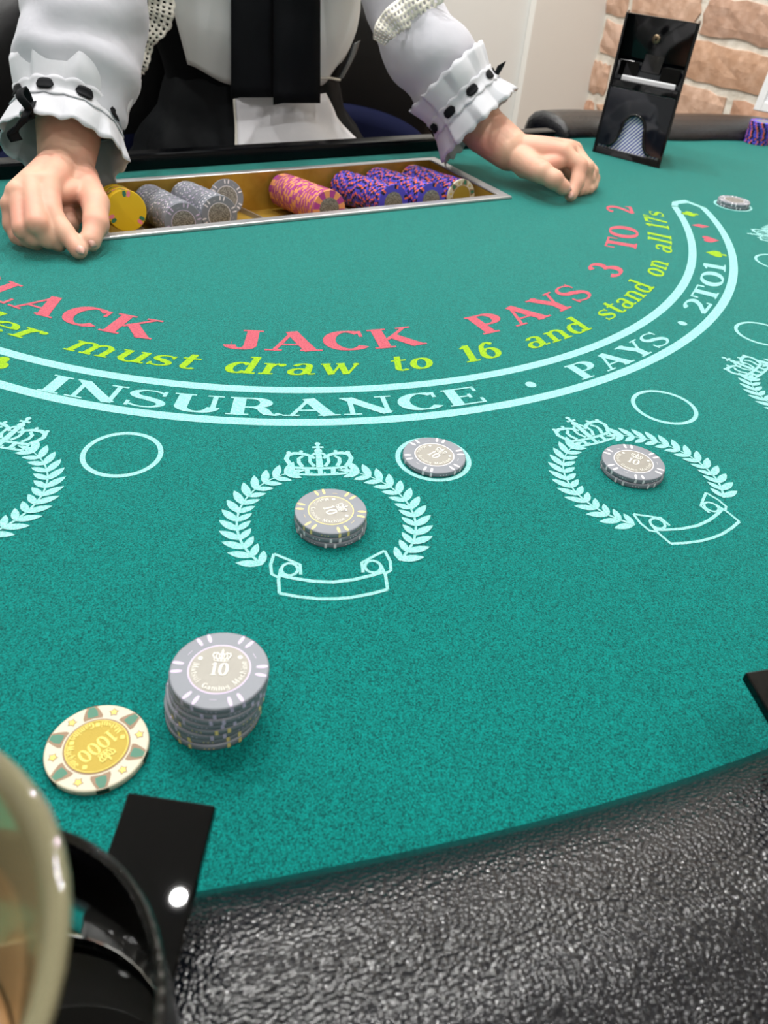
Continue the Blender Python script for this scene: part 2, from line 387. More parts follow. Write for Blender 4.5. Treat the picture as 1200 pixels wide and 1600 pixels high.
G['6'] = (.68, [nib(arc(.34, .31, .22, .275, 0, 360, 24), .19, .075), nib([(.14, .34), (.14, .55), (.2, .78), (.34, .93), (.5, .94)], .17, .08), ([(.5, .86), (.501, .86)], [.16, .16])])
G['7'] = (.62, [H(.08, .56, .92, .15), Ln((.53, .9), (.28, 0), .17), V(.085, .7, .99, .06)])
G["'"] = (.22, [Ln((.11, 1), (.09, .72), .1)])
G['0'] = (.72, [nib(arc(.36, .5, .24, .465, 0, 360, 32), .21, .07)])
XH = .64
def lc(ch, w, st): G[ch] = (w, st)
lc('l', .40, [V(.2, 0, 1, .17), sf(.2, 0, .15), H(.04, .2, .96, .07)])
lc('d', .74, [V(.54, 0, 1, .16), H(.38, .54, .96, .07), H(.54, .70, .035, .07), nib(arc(.30, XH/2, .20, XH/2-.03, 40, 320, 22), .17, .07)])
lc('e', .62, [nib(arc(.31, XH/2, .22, XH/2-.03, 0, 315, 24), .17, .07), H(.12, .52, XH*.52, .07)])
lc('r', .58, [V(.18, 0, XH, .16), sf(.18, 0, .15), H(.03, .18, XH-.03, .07), nib([(.2, XH*.6), (.28, XH*.88), (.38, XH*.97)], .1, .08), ([(.44, XH*.86), (.441, XH*.86)], [.17, .17])])
lc('m', 1.10, [V(.18, 0, XH, .15), V(.54, 0, XH*.8, .15), V(.9, 0, XH*.8, .15), sf(.18, 0, .13), sf(.54, 0, .13), sf(.9, 0, .13), H(.03, .18, XH-.03, .07), nib(arc(.36, XH*.62, .18, XH*.36, 180, 0), .13, .08), nib(arc(.72, XH*.62, .18, XH*.36, 180, 0), .13, .08)])
lc('n', .76, [V(.18, 0, XH, .16), V(.55, 0, XH*.8, .16), sf(.18, 0, .14), sf(.56, 0, .14), H(.03, .18, XH-.03, .07), nib(arc(.365, XH*.62, .185, XH*.36, 180, 0), .14, .08)])
lc('u', .76, [V(.18, XH*.2, XH, .16), V(.56, 0, XH, .16), H(.03, .18, XH-.03, .07), H(.42, .56, XH-.03, .07), H(.56, .72, .035, .07), nib(arc(.37, XH*.36, .19, XH*.34, 180, 360), .14, .07)])
lc('s', .54, S_(.5, XH, .16, .065))
lc('t', .50, [V(.22, .12, .86, .16), H(.05, .44, XH-.03, .07), nib(arc(.34, .14, .12, .11, 180, 330), .13, .07)])
lc('a', .68, [V(.46, .1, XH*.75, .16), nib(arc(.31, XH*.72, .165, XH*.26, 165, 0), .14, .07), nib(arc(.26, XH*.28, .165, XH*.26, 0, 360, 20), .14, .065), nib([(.46, .12), (.52, .04), (.64, .06)], .1, .07)])
lc('w', .96, [Ln((.12, XH), (.32, 0), .15), Ln((.48, XH), (.32, 0), .07), Ln((.46, XH), (.64, 0), .15), Ln((.82, XH*.8), (.66, 0), .07), H(.02, .24, XH-.03, .07), H(.36, .56, XH-.03, .07), ([(.82, XH*.86), (.821, XH*.86)], [.15, .15])])
lc('o', .64, [nib(arc(.32, XH/2, .21, XH/2-.03, 0, 360, 26), .17, .07)])
lc('i', .36, [V(.18, 0, XH, .16), sf(.18, 0, .13), ([(.18, .85), (.181, .85)], [.16, .16])])
lc('c', .58, [nib(arc(.31, XH/2, .22, XH/2-.03, 45, 315, 20), .17, .07)])
lc('h', .76, [V(.18, 0, 1, .16), V(.55, 0, XH*.8, .16), sf(.18, 0, .14), sf(.56, 0, .14), nib(arc(.365, XH*.62, .185, XH*.36, 180, 0), .14, .08)])
lc('g', .66, [nib(arc(.30, XH*.62, .19, XH*.33, 0, 360, 20), .15, .07), V(.49, -.1, XH, .1), nib(arc(.3, -.1, .19, .14, 0, -170), .12, .08)])
G['M'] = (1.04, [V(.18, 0, 1, .09), V(.84, 0, 1, .18), Ln((.18, 1), (.48, .05), .18), Ln((.8, 1), (.5, .05), .08), sf(.18, 0, .13), sf(.84, 0, .15), sf(.14, 1, .1), sf(.88, 1, .1)])
G['G'] = (.86, [nib(arc(.44, .5, .31, .465, 48, 330, 26), .21, .075), V(.68, .66, .97, .065), V(.68, .05, .42, .17), H(.5, .8, .42, .07)])
G[' '] = (.42, [])

class Print:
    """flat print: collects 2-D strokes, mapped on to a surface by fn(u, v) -> (x, y)"""
    def __init__(s, fn, z=.00018, dz=6e-6): s.fn = fn; s.mb = MB(); s.z = z; s.dz = dz; s.k = 0
    def poly(s, pts):
        z = s.z+s.dz*(s.k % 40); s.k += 1
        s.mb.add([(*s.fn(*q), z) for q in pts], [tuple(range(len(pts)))]); return s
    def strip(s, A, B):
        z = s.z+s.dz*(s.k % 40); s.k += 1; n = len(A)
        s.mb.add([(*s.fn(*q), z) for q in A]+[(*s.fn(*q), z) for q in B], [(i, i+1, i+1+n, i+n) for i in range(n-1)]); return s
    def stroke(s, pts, ws, sub=True):
        if len(pts) == 2 and math.hypot(pts[1][0]-pts[0][0], pts[1][1]-pts[0][1]) < .01*max(ws):    # dot
            return s.poly([(pts[0][0]+ws[0]/2*math.cos(a*PI/8), pts[0][1]+ws[0]/2*math.sin(a*PI/8)) for a in range(16)])
        if sub and len(pts) == 2:
            pts = [(pts[0][0]+(pts[1][0]-pts[0][0])*i/4, pts[0][1]+(pts[1][1]-pts[0][1])*i/4) for i in range(5)]; ws = [ws[0]+(ws[1]-ws[0])*i/4 for i in range(5)]
        if not isinstance(ws, (list, tuple)): ws = [ws]*len(pts)
        closed = len(pts) > 4 and math.hypot(pts[0][0]-pts[-1][0], pts[0][1]-pts[-1][1]) < 1e-6
        A = []; B = []; n = len(pts)
        for i in range(n):
            a = pts[(i-1) % (n-1)] if closed else pts[max(i-1, 0)]; b = pts[(i+1) % (n-1)] if closed else pts[min(i+1, n-1)]
            if closed and i == n-1: b = pts[1]
            dx, dy = b[0]-a[0], b[1]-a[1]; l = math.hypot(dx, dy) or 1
            nx, ny = -dy/l*ws[i]/2, dx/l*ws[i]/2
            A.append((pts[i][0]+nx, pts[i][1]+ny)); B.append((pts[i][0]-nx, pts[i][1]-ny))
        return s.strip(A, B)
    def build(s, name, m, parent, **k): return s.mb.build(name, m, parent, recalc=False, **k)
def fix_up(o):      # make flat print face up
    me = o.data; bm = bmesh.new(); bm.from_mesh(me); bm.normal_update()
    bmesh.ops.reverse_faces(bm, faces=[f for f in bm.faces if f.normal.z < 0]); bm.to_mesh(me); bm.free(); return o
CY = .107
def tb(th, r): a = math.radians(th); return (r*math.sin(a), CY-r*math.cos(a))
def pv(c, t): t = math.radians(max(min(t, 70), -50)); return sum(k*t**(4-i) for i, k in enumerate(c))
PUP = [5.443, 16.641, -2.938, -16.976, 468.115]; PLO = [-5.149, 23.876, 1.723, -18.636, 509.63]
rup = lambda t: pv(PUP, t)/1000
rlo = lambda t: pv(PLO, t)/1000
dl = lambda t: rup(t)-.470
def word(text, t0, t1, rb, h, m, shear=0, name='printed_word'):
    tot = sum(G[c][0] for c in text); x = 0
    pr = Print(lambda u, v: tb(t0+(u+shear*v)/tot*(t1-t0), rb+dl(t0+u/tot*(t1-t0))-v*h))
    for c in text:
        wd, st = G[c]
        for pts, ws in st: pr.stroke([(px+x, py) for px, py in pts], ws)
        x += wd
    return fix_up(pr.build(name, m, TBL))
for t in (('BLACK', -67.6, -38.4), ('JACK', -31.2, -8.4), ('PAYS', -1.2, 21.3), ('3', 28.6, 33.6), ('TO', 41.2, 53.8), ('2', 60.6, 65.2)):
    word(*t, .411, .033, 'p_red')['label'] = 'red printed word %s' % t[0]
for t in (('Dealer', -69.5, -48.6), ('must', -45.6, -32.6), ('draw', -30.2, -17.2), ('to', -14.4, -9.7), ('16', -6.6, -1.6), ('and', 1.7, 12.0), ('stand', 15.2, 29.6), ('on', 33.0, 39.8), ('all', 43.4, 51.8), ("17's", 54, 63)):
    word(*t, .448, .026, 'p_yel', .18)['label'] = 'yellow printed word %s' % t[0]
for t in (('INSURANCE', -43.6, -7.4), ('PAYS', 2.2, 16.8), ('2TO1', 25.2, 43.2)):
    word(*t, .5045, .0225, 'p_white')['label'] = 'pale printed word %s' % t[0]
# the two lines of the insurance band with its angular ends
for nm, f in (('printed_band_line', rup), ('printed_band_line', rlo)):
    ts = [-66+132.5*i/160 for i in range(161)]
    pr = Print(lambda u, v: tb(u, v)); pr.strip([(t, f(t)-.0042) for t in ts], [(t, f(t)+.0042) for t in ts]); fix_up(pr.build(nm, 'p_white', TBL))
for sg in (1, -1):
    pr = Print(lambda u, v: tb(u*sg, v)); a = rup(66*sg); b = rlo(66*sg)
    A = [(66.2, a-.0042), (68.6, a+.006), (69.7, a+.028), (66.4, b+.0042)]; B = [(66.2, a+.0042), (67.5, a+.010), (68.2, a+.026), (66.4, b-.0042)]
    pr.strip(A, B); fix_up(pr.build('printed_band_end', 'p_white', TBL))
for t, r in ((-2.6, .4925), (21.4, .488)):
    pr = Print(lambda u, v: (lambda q: (q[0]+u, q[1]+v))(tb(t, r))); pr.poly([(.0042*math.cos(a*PI/10), .0042*math.sin(a*PI/10)) for a in range(20)]); fix_up(pr.build('printed_dot', 'p_white', TBL))
def suit(kind, t, r, s, m):
    def fn(u, v): q = tb(t, r); a = math.radians(t); return (q[0]+s*(u*math.cos(a)-v*math.sin(a)), q[1]+s*(u*math.sin(a)+v*math.cos(a)))
    pr = Print(fn); ci = lambda x, y, rr: [(x+rr*math.cos(k*PI/10), y+rr*math.sin(k*PI/10)) for k in range(20)]
    if kind == 'diamond': pr.poly([(0, 1), (.62, 0), (0, -1), (-.62, 0)])
    elif kind == 'heart':
        pr.poly([(16*math.sin(k*PI/18)**3/17, (13*math.cos(k*PI/18)-5*math.cos(2*k*PI/18)-2*math.cos(3*k*PI/18)-math.cos(4*k*PI/18))/17) for k in range(36)])
    elif kind == 'spade':
        pr.poly([(16*math.sin(k*PI/18)**3/18, .1-(13*math.cos(k*PI/18)-5*math.cos(2*k*PI/18)-2*math.cos(3*k*PI/18)-math.cos(4*k*PI/18))/18) for k in range(36)])
        pr.poly([(-.1, -.3), (.1, -.3), (.3, -1), (-.3, -1)])
    else:
        pr.poly(ci(0, .5, .42)); pr.poly(ci(-.45, -.12, .42)); pr.poly(ci(.45, -.12, .42)); pr.poly([(-.12, .2), (.12, .2), (.3, -1), (-.3, -1)])
    o = fix_up(pr.build('printed_'+kind, m, TBL)); return o
for kk, t, m in (('spade', 46.6, 'p_yel'), ('heart', 52.2, 'p_red'), ('diamond', 57.8, 'p_red'), ('club', 63.0, 'p_yel'), ('club', -48.6, 'p_yel'), ('diamond', -53.6, 'p_red'), ('heart', -58.4, 'p_red'), ('spade', -63.2, 'p_yel')):
    suit(kk, t, .4885, .0112, m)
# insurance betting circles
for x, y in ((-.3164, -.3586), (-.1423, -.4384), (.0516, -.4494), (.2335, -.3900), (.4052, -.2706), (.5254, -.1057), (-.455, -.225)):
    pr = Print(lambda u, v: (x+u, y+v)); c = arc(0, 0, .0227, .0227, 0, 360, 56); pr.stroke(c, [.0031]*len(c)); fix_up(pr.build('printed_ring', 'p_white', TBL))
def crown_strokes(pr, k=1):
    """crown about 40 wide, base at v=57, top at v=91 (millimetres)"""
    st = pr.stroke; d = lambda x, y, r: pr.poly([(x+r*math.cos(a*PI/7), y+r*math.sin(a*PI/7)) for a in range(14)])
    st([(-16, 57.8), (-8, 56.8), (0, 56.5), (8, 56.8), (16, 57.8)], [2.0]*5); st([(-17, 64.6), (-8, 63.4), (0, 63), (8, 63.4), (17, 64.6)], [2.4]*5)
    for u in (-15.8, -7.8, 0, 7.8, 15.8): st([(u, 57.5), (u*1.03, 64)], [3.0 if abs(u) < 12 else 1.8]*2)
    for u in (-11.6, -4, 4, 11.6):
        st([(u-1.4, 57.4), (u-1.4, 59)], [1.2]*2); st([(u+1.4, 62), (u+1.4, 63.5)], [1.2]*2)
    for s in (-1, 1):
        m = lambda q: [(s*x, y) for x, y in q]
        st(m([(16.2, 65), (18.6, 69), (20.2, 73.5), (19.0, 77.6), (15.2, 79.4), (10.6, 79.0), (6.4, 77.2), (2.6, 73.6)]), [3.0, 3.0, 3.1, 3.2, 3.2, 3.0, 2.6, 2.2])
        st(m([(10.6, 65), (12.6, 69.5), (12.6, 73.6), (9.6, 76.5)]), [2.6, 2.6, 2.4, 2.0])
        st(m([(3.2, 65), (5.8, 70), (5.6, 75), (2.0, 79.6)]), [2.4, 2.2, 2.2, 2.0])
        d(s*18.6, 80.2, 1.5); d(s*10.8, 81.4, 1.3)
    st([(0, 64), (0, 80)], [4.4, 3.4])
    d(0, 81.6, 2.6); st([(-3.6, 85.8), (3.6, 85.8)], [2.0, 2.0]); st([(0, 82), (0, 91)], [2.4, 2.0]); d(0, 89.6, 1.8)
def emblem(t, r=.631):
    q = tb(t, r); a = math.radians(t); ca, sa = math.cos(a), math.sin(a)
    fn = lambda u, v: (q[0]+.001*(u*ca-v*sa), q[1]+.001*(u*sa+v*ca))
    pr = Print(fn); crown_strokes(pr); o = fix_up(pr.build('printed_crown', 'p_white', TBL))
    pr = Print(fn)
    for s in (-1, 1):
        al = 133
        while al > 24:
            c = math.radians(al); bx, by = s*50*math.sin(c)+1, 13+50*math.cos(c)
            tx, ty = -s*math.cos(c), math.sin(c)          # tangent towards the crown
            for dv in (-1, 1):
                e = math.radians((50 if dv*s > 0 else 41)*dv); dx, dy = tx*math.cos(e)-ty*math.sin(e), tx*math.sin(e)+ty*math.cos(e)
                L = 13.6; W = 2.75; nx, ny = -dy, dx
                L *= .78 if (dv*s > 0) else 1.0; W *= .85 if (dv*s > 0) else 1.0
                pts = []
                for i in range(8): k = i/7; wv = W*math.sin(PI*min(1, k*.93+.07))**.8*(1-.15*k); pts.append((bx+dx*L*k+nx*wv, by+dy*L*k+ny*wv))
                for i in range(7, -1, -1): k = i/7; wv = W*math.sin(PI*min(1, k*.93+.07))**.8*(1-.15*k); pts.append((bx+dx*L*k-nx*wv, by+dy*L*k-ny*wv))
                pr.poly(pts)
            al -= 8.9
        pts = [(s*50*math.sin(math.radians(x))+1, 13+50*math.cos(math.radians(x))) for x in range(134, 16, -6)]
        pr.stroke(pts, [1.7-1.0*i/len(pts) for i in range(len(pts))])
        c = math.radians(24); bx, by = s*50*math.sin(c)+1, 13+50*math.cos(c)
        pr.poly([(bx, by-1.6), (bx-s*6, by+.2), (bx-s*11, by+2.5), (bx-s*6, by+3.6), (bx, by+2.4)])
    fix_up(pr.build('printed_laurel', 'p_white', TBL))
    pr = Print(fn); st = pr.stroke
    for s in (-1, 1):
        m = lambda z: [(s*x+.6, y) for x, y in z]
        st(m([(29.6, -13.5), (22, -18.5), (16.2, -22.5), (16.2, -30)]), [1.7]*4)
        st(m([(29.6, -13.5), (31.5, -22), (31, -29), (27, -32)]), [1.7]*4)
        c = arc(21.8, -25.8, 4.2, 4.6, 0, 360, 18); st(m(c), [1.7]*len(c))
        st(m([(26.2, -25), (27.6, -33), (27.4, -43)]), [1.7]*3)
    st([(-26.8, -29.8), (-20, -32.4), (-10, -35.2), (.6, -36.4), (11, -35.2), (21, -32.4), (28, -29.8)], [2.2]*7)
    st([(-26.8, -43), (-18, -45.8), (-8, -47.8), (.6, -48.3), (9, -47.8), (19, -45.8), (28, -43)], [2.0]*7)
    fix_up(pr.build('printed_ribbon_banner', 'p_white', TBL))
for t in (-61.0, -41.6, -22.0, -2.9, 17.2, 36.8, 56.4): emblem(t)

# ------------------------------------------------------------------ chip tray
TR = empty('chip_tray', (0, .086, -.05), 'sunken brass chip tray with silver rim in front of the dealer', 'tray')
lip = MB()
o4 = [(TX0-.003, TY0-.003), (TX1+.003, TY0-.003), (TX1+.003, TY1+.003), (TX0-.003, TY1+.003)]
i4 = [(TX0+.010, TY0+.010), (TX1-.010, TY0+.010), (TX1-.010, TY1-.006), (TX0+.010, TY1-.006)]
rows = [[(x, y, .0006) for x, y in o4], [(x*.998, y, .0034) for x, y in o4], [(x, y, .0030) for x, y in i4], [(x, y, .0008) for x, y in i4]]
lip.grid(rows, True); lip.build('steel_rim', 'chrome', TR, bevel=.0012)
fl = lambda y: -.0405+(.155-y)*.142
box = MB(); B0 = TY0+.0095; B1 = TY1-.0055; A0 = TX0+.0095; A1 = TX1-.0095
def slab(p, q, r_, s_): box.add([p, q, r_, s_], [(0, 1, 2, 3)])
slab((A0, B0, fl(B0)-.001), (A1, B0, fl(B0)-.001), (A1, B1, fl(B1)-.001), (A0, B1, fl(B1)-.001))
slab((A0, B1, fl(B1)-.001), (A1, B1, fl(B1)-.001), (A1, B1, .0022), (A0, B1, .0022))
slab((A0, B0, fl(B0)-.001), (A1, B0, fl(B0)-.001), (A1, B0, .0012), (A0, B0, .0012))
slab((A0, B0, fl(B0)-.001), (A0, B1, fl(B1)-.001), (A0, B1, 0), (A0, B0, 0))
slab((A1, B0, fl(B0)-.001), (A1, B1, fl(B1)-.001), (A1, B1, 0), (A1, B0, 0))
box.build('brass_well', 'brass', TR, solid=.0012)
for x in (-.1795, -.0905, -.041, .041, .0705, .1205, .1745):
    MB().add([(x-.0018, B0, fl(B0)-.002), (x+.0018, B0, fl(B0)-.002), (x+.0018, B1, fl(B1)-.002), (x-.0018, B1, fl(B1)-.002), (x-.0006, B0, fl(B0)+.005), (x+.0006, B0, fl(B0)+.005), (x+.0006, B1, fl(B1)+.005), (x-.0006, B1, fl(B1)+.005)],
             [(0, 1, 5, 4), (1, 2, 6, 5), (2, 3, 7, 6), (3, 0, 4, 7), (4, 5, 6, 7)]).build('divider', 'chrome', TR)

# ------------------------------------------------------------------ chips
CR, CT = .020, .0033
def chip_body(m):
    mb = MB().lathe([(.0003, 0), (CR-.0007, 0), (CR-.0002, .0002), (CR, .0007), (CR, CT-.0007), (CR-.0002, CT-.0002), (CR-.0007, CT), (.0003, CT)], 44)
    o = mb.build('chip_src', m); me = o.data; me.polygons.foreach_set('use_smooth', [len(p.vertices) == 4 and abs(p.normal.z) < .9 for p in me.polygons]); bpy.data.objects.remove(o); return me
def face_pt(r, a, z): return (r*math.cos(a), r*math.sin(a), z)
def spots_mesh(kind, m):
    mb = MB(); zt, zb = CT+.00006, -.00006
    def sector(r0, r1, a0, a1, z, n=4):
        A = [face_pt(r0, a0+(a1-a0)*i/n, z) for i in range(n+1)]; B = [face_pt(r1, a0+(a1-a0)*i/n, z) for i in range(n+1)]; mb.grid([A, B])
    def rim(a0, a1, z0=0.0001, z1=CT-.0001, n=3):
        rr = CR+.00006
        mb.grid([[face_pt(rr, a0+(a1-a0)*i/n, z0+.0005) for i in range(n+1)], [face_pt(rr, a0+(a1-a0)*i/n, z1-.0005) for i in range(n+1)]])
    def leaf(a, r0, r1, w, z):
        pts = []
        for i in range(9): t = i/8; ww = w*math.sin(PI*min(1, .12+t*.75))**.7; pts.append((r0+(r1-r0)*t, ww))
        q = [face_pt(r, a+ww/r, z) for r, ww in pts]+[face_pt(r, a-ww/r, z) for r, ww in pts[::-1]]
        mb.add(q, [tuple(range(len(q)))])
    if kind == 'ten':
        for k in range(6):
            for d in (-.125, .125):
                a = k*PI/3+d; leaf(a, .0148, .0194, .0008, zt); leaf(a, .0148, .0194, .0008, zb); rim(a-.035, a+.035, -.0003, CT+.0003)
            for d in (-.09, 0, .09): a = k*PI/3+PI/6+d; rim(a-.014, a+.014, .0008, CT-.0008, 1)
        for z in (zt, zb): sector(.0121, .0127, 0, 2*PI, z, 48)
        for k in (0, 2, 4):      # faint moulded marks on the rim
            a = k*PI/3+PI/6; sector(.0152, .0154, a-.09, a+.09, zt, 3)
    elif kind == 'blockA':      # wide edge blocks
        for k in range(6):
            a = k*PI/3; sector(.0155, .0198, a-.11, a+.02, zt); sector(.0155, .0198, a-.11, a+.02, zb); rim(a-.11, a+.02, -.0004, CT+.0004)
            a += .5; rim(a-.05, a+.05, -.0004, CT+.0004)
    elif kind == 'blockB':
        for k in range(6):
            a = k*PI/3+.12; sector(.0155, .0198, a-.09, a+.06, zt); sector(.0155, .0198, a-.09, a+.06, zb); rim(a-.09, a+.06, -.0004, CT+.0004)
            a = k*PI/3+.7; rim(a-.06, a+.06, -.0004, CT+.0004)
    elif kind == 'big':
        for k in range(8):
            a = k*PI/4; sector(.0122, .0196, a-.2, a+.2, zt, 5); sector(.0122, .0196, a-.2, a+.2, zb, 5); rim(a-.2, a+.2, -.0004, CT+.0004, 5)
    elif kind == 'pairP' or kind == 'pairG':
        off = 0 if kind == 'pairP' else .25
        for k in range(3):
            a = k*2*PI/3+off; leaf(a, .0135, .0192, .0019, zt); rim(a-.11, a+.11, -.0004, CT+.0004); a += PI/3
            leaf(a, .0135, .0192, .0019, zb)
    elif kind == 'tulip':
        for k in range(6):
            a = k*PI/3
            q = [face_pt(.0136, a-.27, zt), face_pt(.0150, a-.26, zt), face_pt(.0175, a-.17, zt), face_pt(.0195, a-.10, zt), face_pt(.0195, a+.10, zt), face_pt(.0175, a+.17, zt), face_pt(.0150, a+.26, zt), face_pt(.0136, a+.27, zt), face_pt(.0136, a, zt)]
            mb.add(q, [tuple(range(9))]); rim(a-.12, a+.12, -.0004, CT+.0004)
        sector(.0123, .0129, 0, 2*PI, zt, 48)
        for k in range(6):
            a = k*PI/3+PI/6; c = face_pt(.0164, a, 0)
            q = []
            for i in range(10): rr = .0021 if i % 2 == 0 else .0013; b = a+PI/2+2*PI*i/10; q.append((c[0]+rr*math.cos(b), c[1]+rr*math.sin(b), zt))
            mb.add(q, [tuple(range(10))]); rim(a-.03, a+.03, .0010, CT-.0010, 1)
    elif kind == 'tulip_in':
        zt += .00005
        for k in range(6):
            a = k*PI/3
            q = [face_pt(.0146, a-.14, zt), face_pt(.0170, a-.12, zt), face_pt(.0194, a-.05, zt), face_pt(.0194, a+.05, zt), face_pt(.0170, a+.12, zt), face_pt(.0146, a+.14, zt), face_pt(.0142, a, zt)]
            mb.add(q, [tuple(range(7))])
    elif kind == 'crowns':
        zt += .00006
        for k in range(6):
            a = k*PI/3+PI/6; c = face_pt(.0164, a, 0); q = []
            for i in range(10): rr = .0016 if i % 2 == 0 else .00085; b = a+PI/2+2*PI*i/10; q.append((c[0]+rr*math.cos(b), c[1]+rr*math.sin(b), zt))
            mb.add(q, [tuple(range(10))])
    elif kind == 'edgedk':
        for k in range(6): a = k*PI/3; rr = CR+.0001; mb.grid([[face_pt(rr, a-.115+.23*i/4, -.0001+.0006) for i in range(5)], [face_pt(rr, a-.115+.23*i/4, CT-.0005) for i in range(5)]])
    o = mb.build('chip_src', m, recalc=False); me = o.data; bpy.data.objects.remove(o); return me
def inlay_mesh(m, r=.0121):
    mb = MB(); mb.lathe([(.0002, CT), (.0002, CT+.00008), (r-.0003, CT+.00010), (r, CT+.0001), (r, CT)], 40)
    o = mb.build('chip_src', m); me = o.data; bpy.data.objects.remove(o); return me
def relief_mesh(num, m, R=.0121, hs=1.0):
    pr = Print(lambda u, v: (u, v), z=CT+.00022, dz=3e-6)
    def text(s, cx, cy, h, wx):
        tot = sum(G[c][0] for c in s)*wx*h; x = -tot/2
        for c in s:
            wd, st = G[c]
            for pts, ws in st: pr.stroke([(cx+x+px*wx*h, cy+py*h) for px, py in pts], [k*h*.8 for k in ws])
            x += wd*wx*h
    text(num, 0, -.0034 if num == '10' else -.0026, .0064*hs, .95)
    def ring_text(s, a0, a1, r, h):
        tot = sum(G[c][0] for c in s); x = 0
        for c in s:
            wd, st = G[c]
            for pts, ws in st:
                q = []
                for px, py in pts:
                    a = a0+(a1-a0)*(x+px)/tot; rr = r-h*.5+py*h if a1 < a0 else r+h*.5-py*h
                    q.append((rr*math.cos(a), rr*math.sin(a)))
                pr.stroke(q, [k*h for k in ws])
            x += wd
    rd = math.radians
    if num == '10':
        ring_text('Matsui', rd(165), rd(225), .0098, .0024); ring_text('Gaming', rd(238), rd(302), .0098, .0024); ring_text('Machine', rd(312), rd(385), .0098, .0024)
        for a in (150, 40): pr.poly([(.0098*math.cos(rd(a))+.001*math.cos(k*PI/4), .0098*math.sin(rd(a))+.001*math.sin(k*PI/4)) for k in range(8)])
    else:
        ring_text('Matsui', rd(170), rd(225), .0100, .0028); ring_text('Gaming', rd(240), rd(298), .0100, .0028); ring_text('Machine', rd(312), rd(372), .0100, .0028)
        for a in (155, 232, 305, 28): pr.poly([(.0100*math.cos(rd(a))+.0012*math.cos(k*PI/2), .0100*math.sin(rd(a))+.0012*math.sin(k*PI/2)) for k in range(4)])
        c = arc(0, 0, R*.965, R*.965, 0, 360, 48); pr.stroke(c, [.0003]*len(c))
    sc = .00018 if num == '10' else .00016
    sub = Print(lambda u, v: (u*sc, .0068+(v-73)*sc), z=CT+.00030, dz=2e-6); crown_strokes(sub)
    pr.mb.add(sub.mb.v, sub.mb.f)
    o = fix_up(pr.build('chip_src', m, None)); me = o.data; bpy.data.objects.remove(o); return me
ME = {}
for k in ('c_grey', 'c_yel', 'c_pur', 'c_ora', 'c_crm'): ME[k] = chip_body(k)
for k in ('s_lav', 's_whi', 's_gold'): ME[k] = spots_mesh('ten', k)
ME['pA'] = spots_mesh('blockA', 's_ored'); ME['pB'] = spots_mesh('blockB', 's_blk'); ME['mag'] = spots_mesh('big', 's_mag')
ME['yP'] = spots_mesh('pairP', 's_pink'); ME['yG'] = spots_mesh('pairG', 's_grn')
ME['tul'] = spots_mesh('tulip', 's_brn'); ME['tin'] = spots_mesh('tulip_in', 's_grn'); ME['crw'] = spots_mesh('crowns', 'gold_hi'); ME['edk'] = spots_mesh('edgedk', 's_dk')
ME['i_sil'] = inlay_mesh('silver'); ME['i_dk'] = inlay_mesh('silver_dk'); ME['i_gold'] = inlay_mesh('gold', .0123)
ME['r10'] = relief_mesh('10', 'silver_hi'); ME['r1000'] = relief_mesh('1000', 'gold_hi', .0123, .98)
def part(name, me, parent):
    o = bpy.data.objects.new(name, me); COL.objects.link(o); o.parent = parent; return o
def chip(kind, mtx, label, group=None, inlay=True, spot='s_lav', relief=None):
    body = {'grey': 'c_grey', 'yellow': 'c_yel', 'purple': 'c_pur', 'orange': 'c_ora', 'cream': 'c_crm'}[kind]
    o = bpy.data.objects.new('poker_chip', ME[body]); COL.objects.link(o); o.matrix_world = mtx
    tag(o, label, 'poker chip', group)
    if kind == 'grey': part('edge_spots', ME[spot], o)
    elif kind == 'purple': part('edge_spots', ME['pA'], o); part('dark_edge_spots', ME['pB'], o)
    elif kind == 'orange': part('edge_spots', ME['mag'], o)
    elif kind == 'yellow': part('edge_spots', ME['yP'], o); part('green_edge_spots', ME['yG'], o)
    else:
        s = part('edge_spots', ME['tul'], o); part('green_petals', ME['tin'], s); part('gold_crowns', ME['crw'], s); part('dark_rim_marks', ME['edk'], s)
    if inlay and kind != 'yellow':
        i = part('metal_inlay', ME['i_gold' if kind == 'cream' else ('i_sil' if relief else 'i_dk')], o)
        if relief: part('raised_lettering', ME[relief], i)
    return o
def flat(x, y, z, rot): return Matrix.Translation((x, y, z)) @ Matrix.Rotation(rot, 4, 'Z')
rd = math.radians
# stack of eight grey chips near the player, bottom to top
top = Vector((-.3261, -.5615)); bot = P(334, 1106, .0017).xy
colz = ['s_gold', 's_gold', 's_lav', 's_gold', 's_lav', 's_lav', 's_lav', 's_lav']
offs = [(0, 0), (.0002, .0006), (-.0003, .0004), (.0004, 0), (-.0002, .0003), (.0004, -.0003), (.0003, .0002), (0, 0)]
nm = ['bottom', 'second from bottom', 'third from bottom', 'fourth from bottom', 'fourth from top', 'third from top', 'second from top', 'top']
for i in range(8):
    q = bot.lerp(top, (i/7)**1.3); a = rd(-29) if i == 7 else random.uniform(0, 6)
    chip('grey', flat(q.x+offs[i][0], q.y+offs[i][1], i*CT, a), 'grey 10 chip, %s of the tall stack beside the cream chip' % nm[i], 'tall grey chip stack', inlay=(i == 7), spot=colz[i], relief='r10' if i == 7 else None)
a1000 = P(130, 1172, 0)-P(175, 1138, 0)
chip('cream', flat(-.3774, -.5589, 0, math.atan2(a1000.y, a1000.x)), 'cream and green 1000 chip with gold centre lying on the felt', relief='r1000')
for i, (x, y) in enumerate(((-.2302, -.4702), (-.2304, -.4698), (-.2302, -.4696))):
    chip('grey', flat(x, y, i*CT, [1.1, 2.3, rd(-95)][i]), 'grey chip with yellow marks, %s of three inside the central laurel' % ['lowest', 'middle', 'topmost'][i], 'chips in the central laurel', inlay=(i == 2), spot='s_gold' if i == 2 else 's_whi', relief='r10' if i == 2 else None)
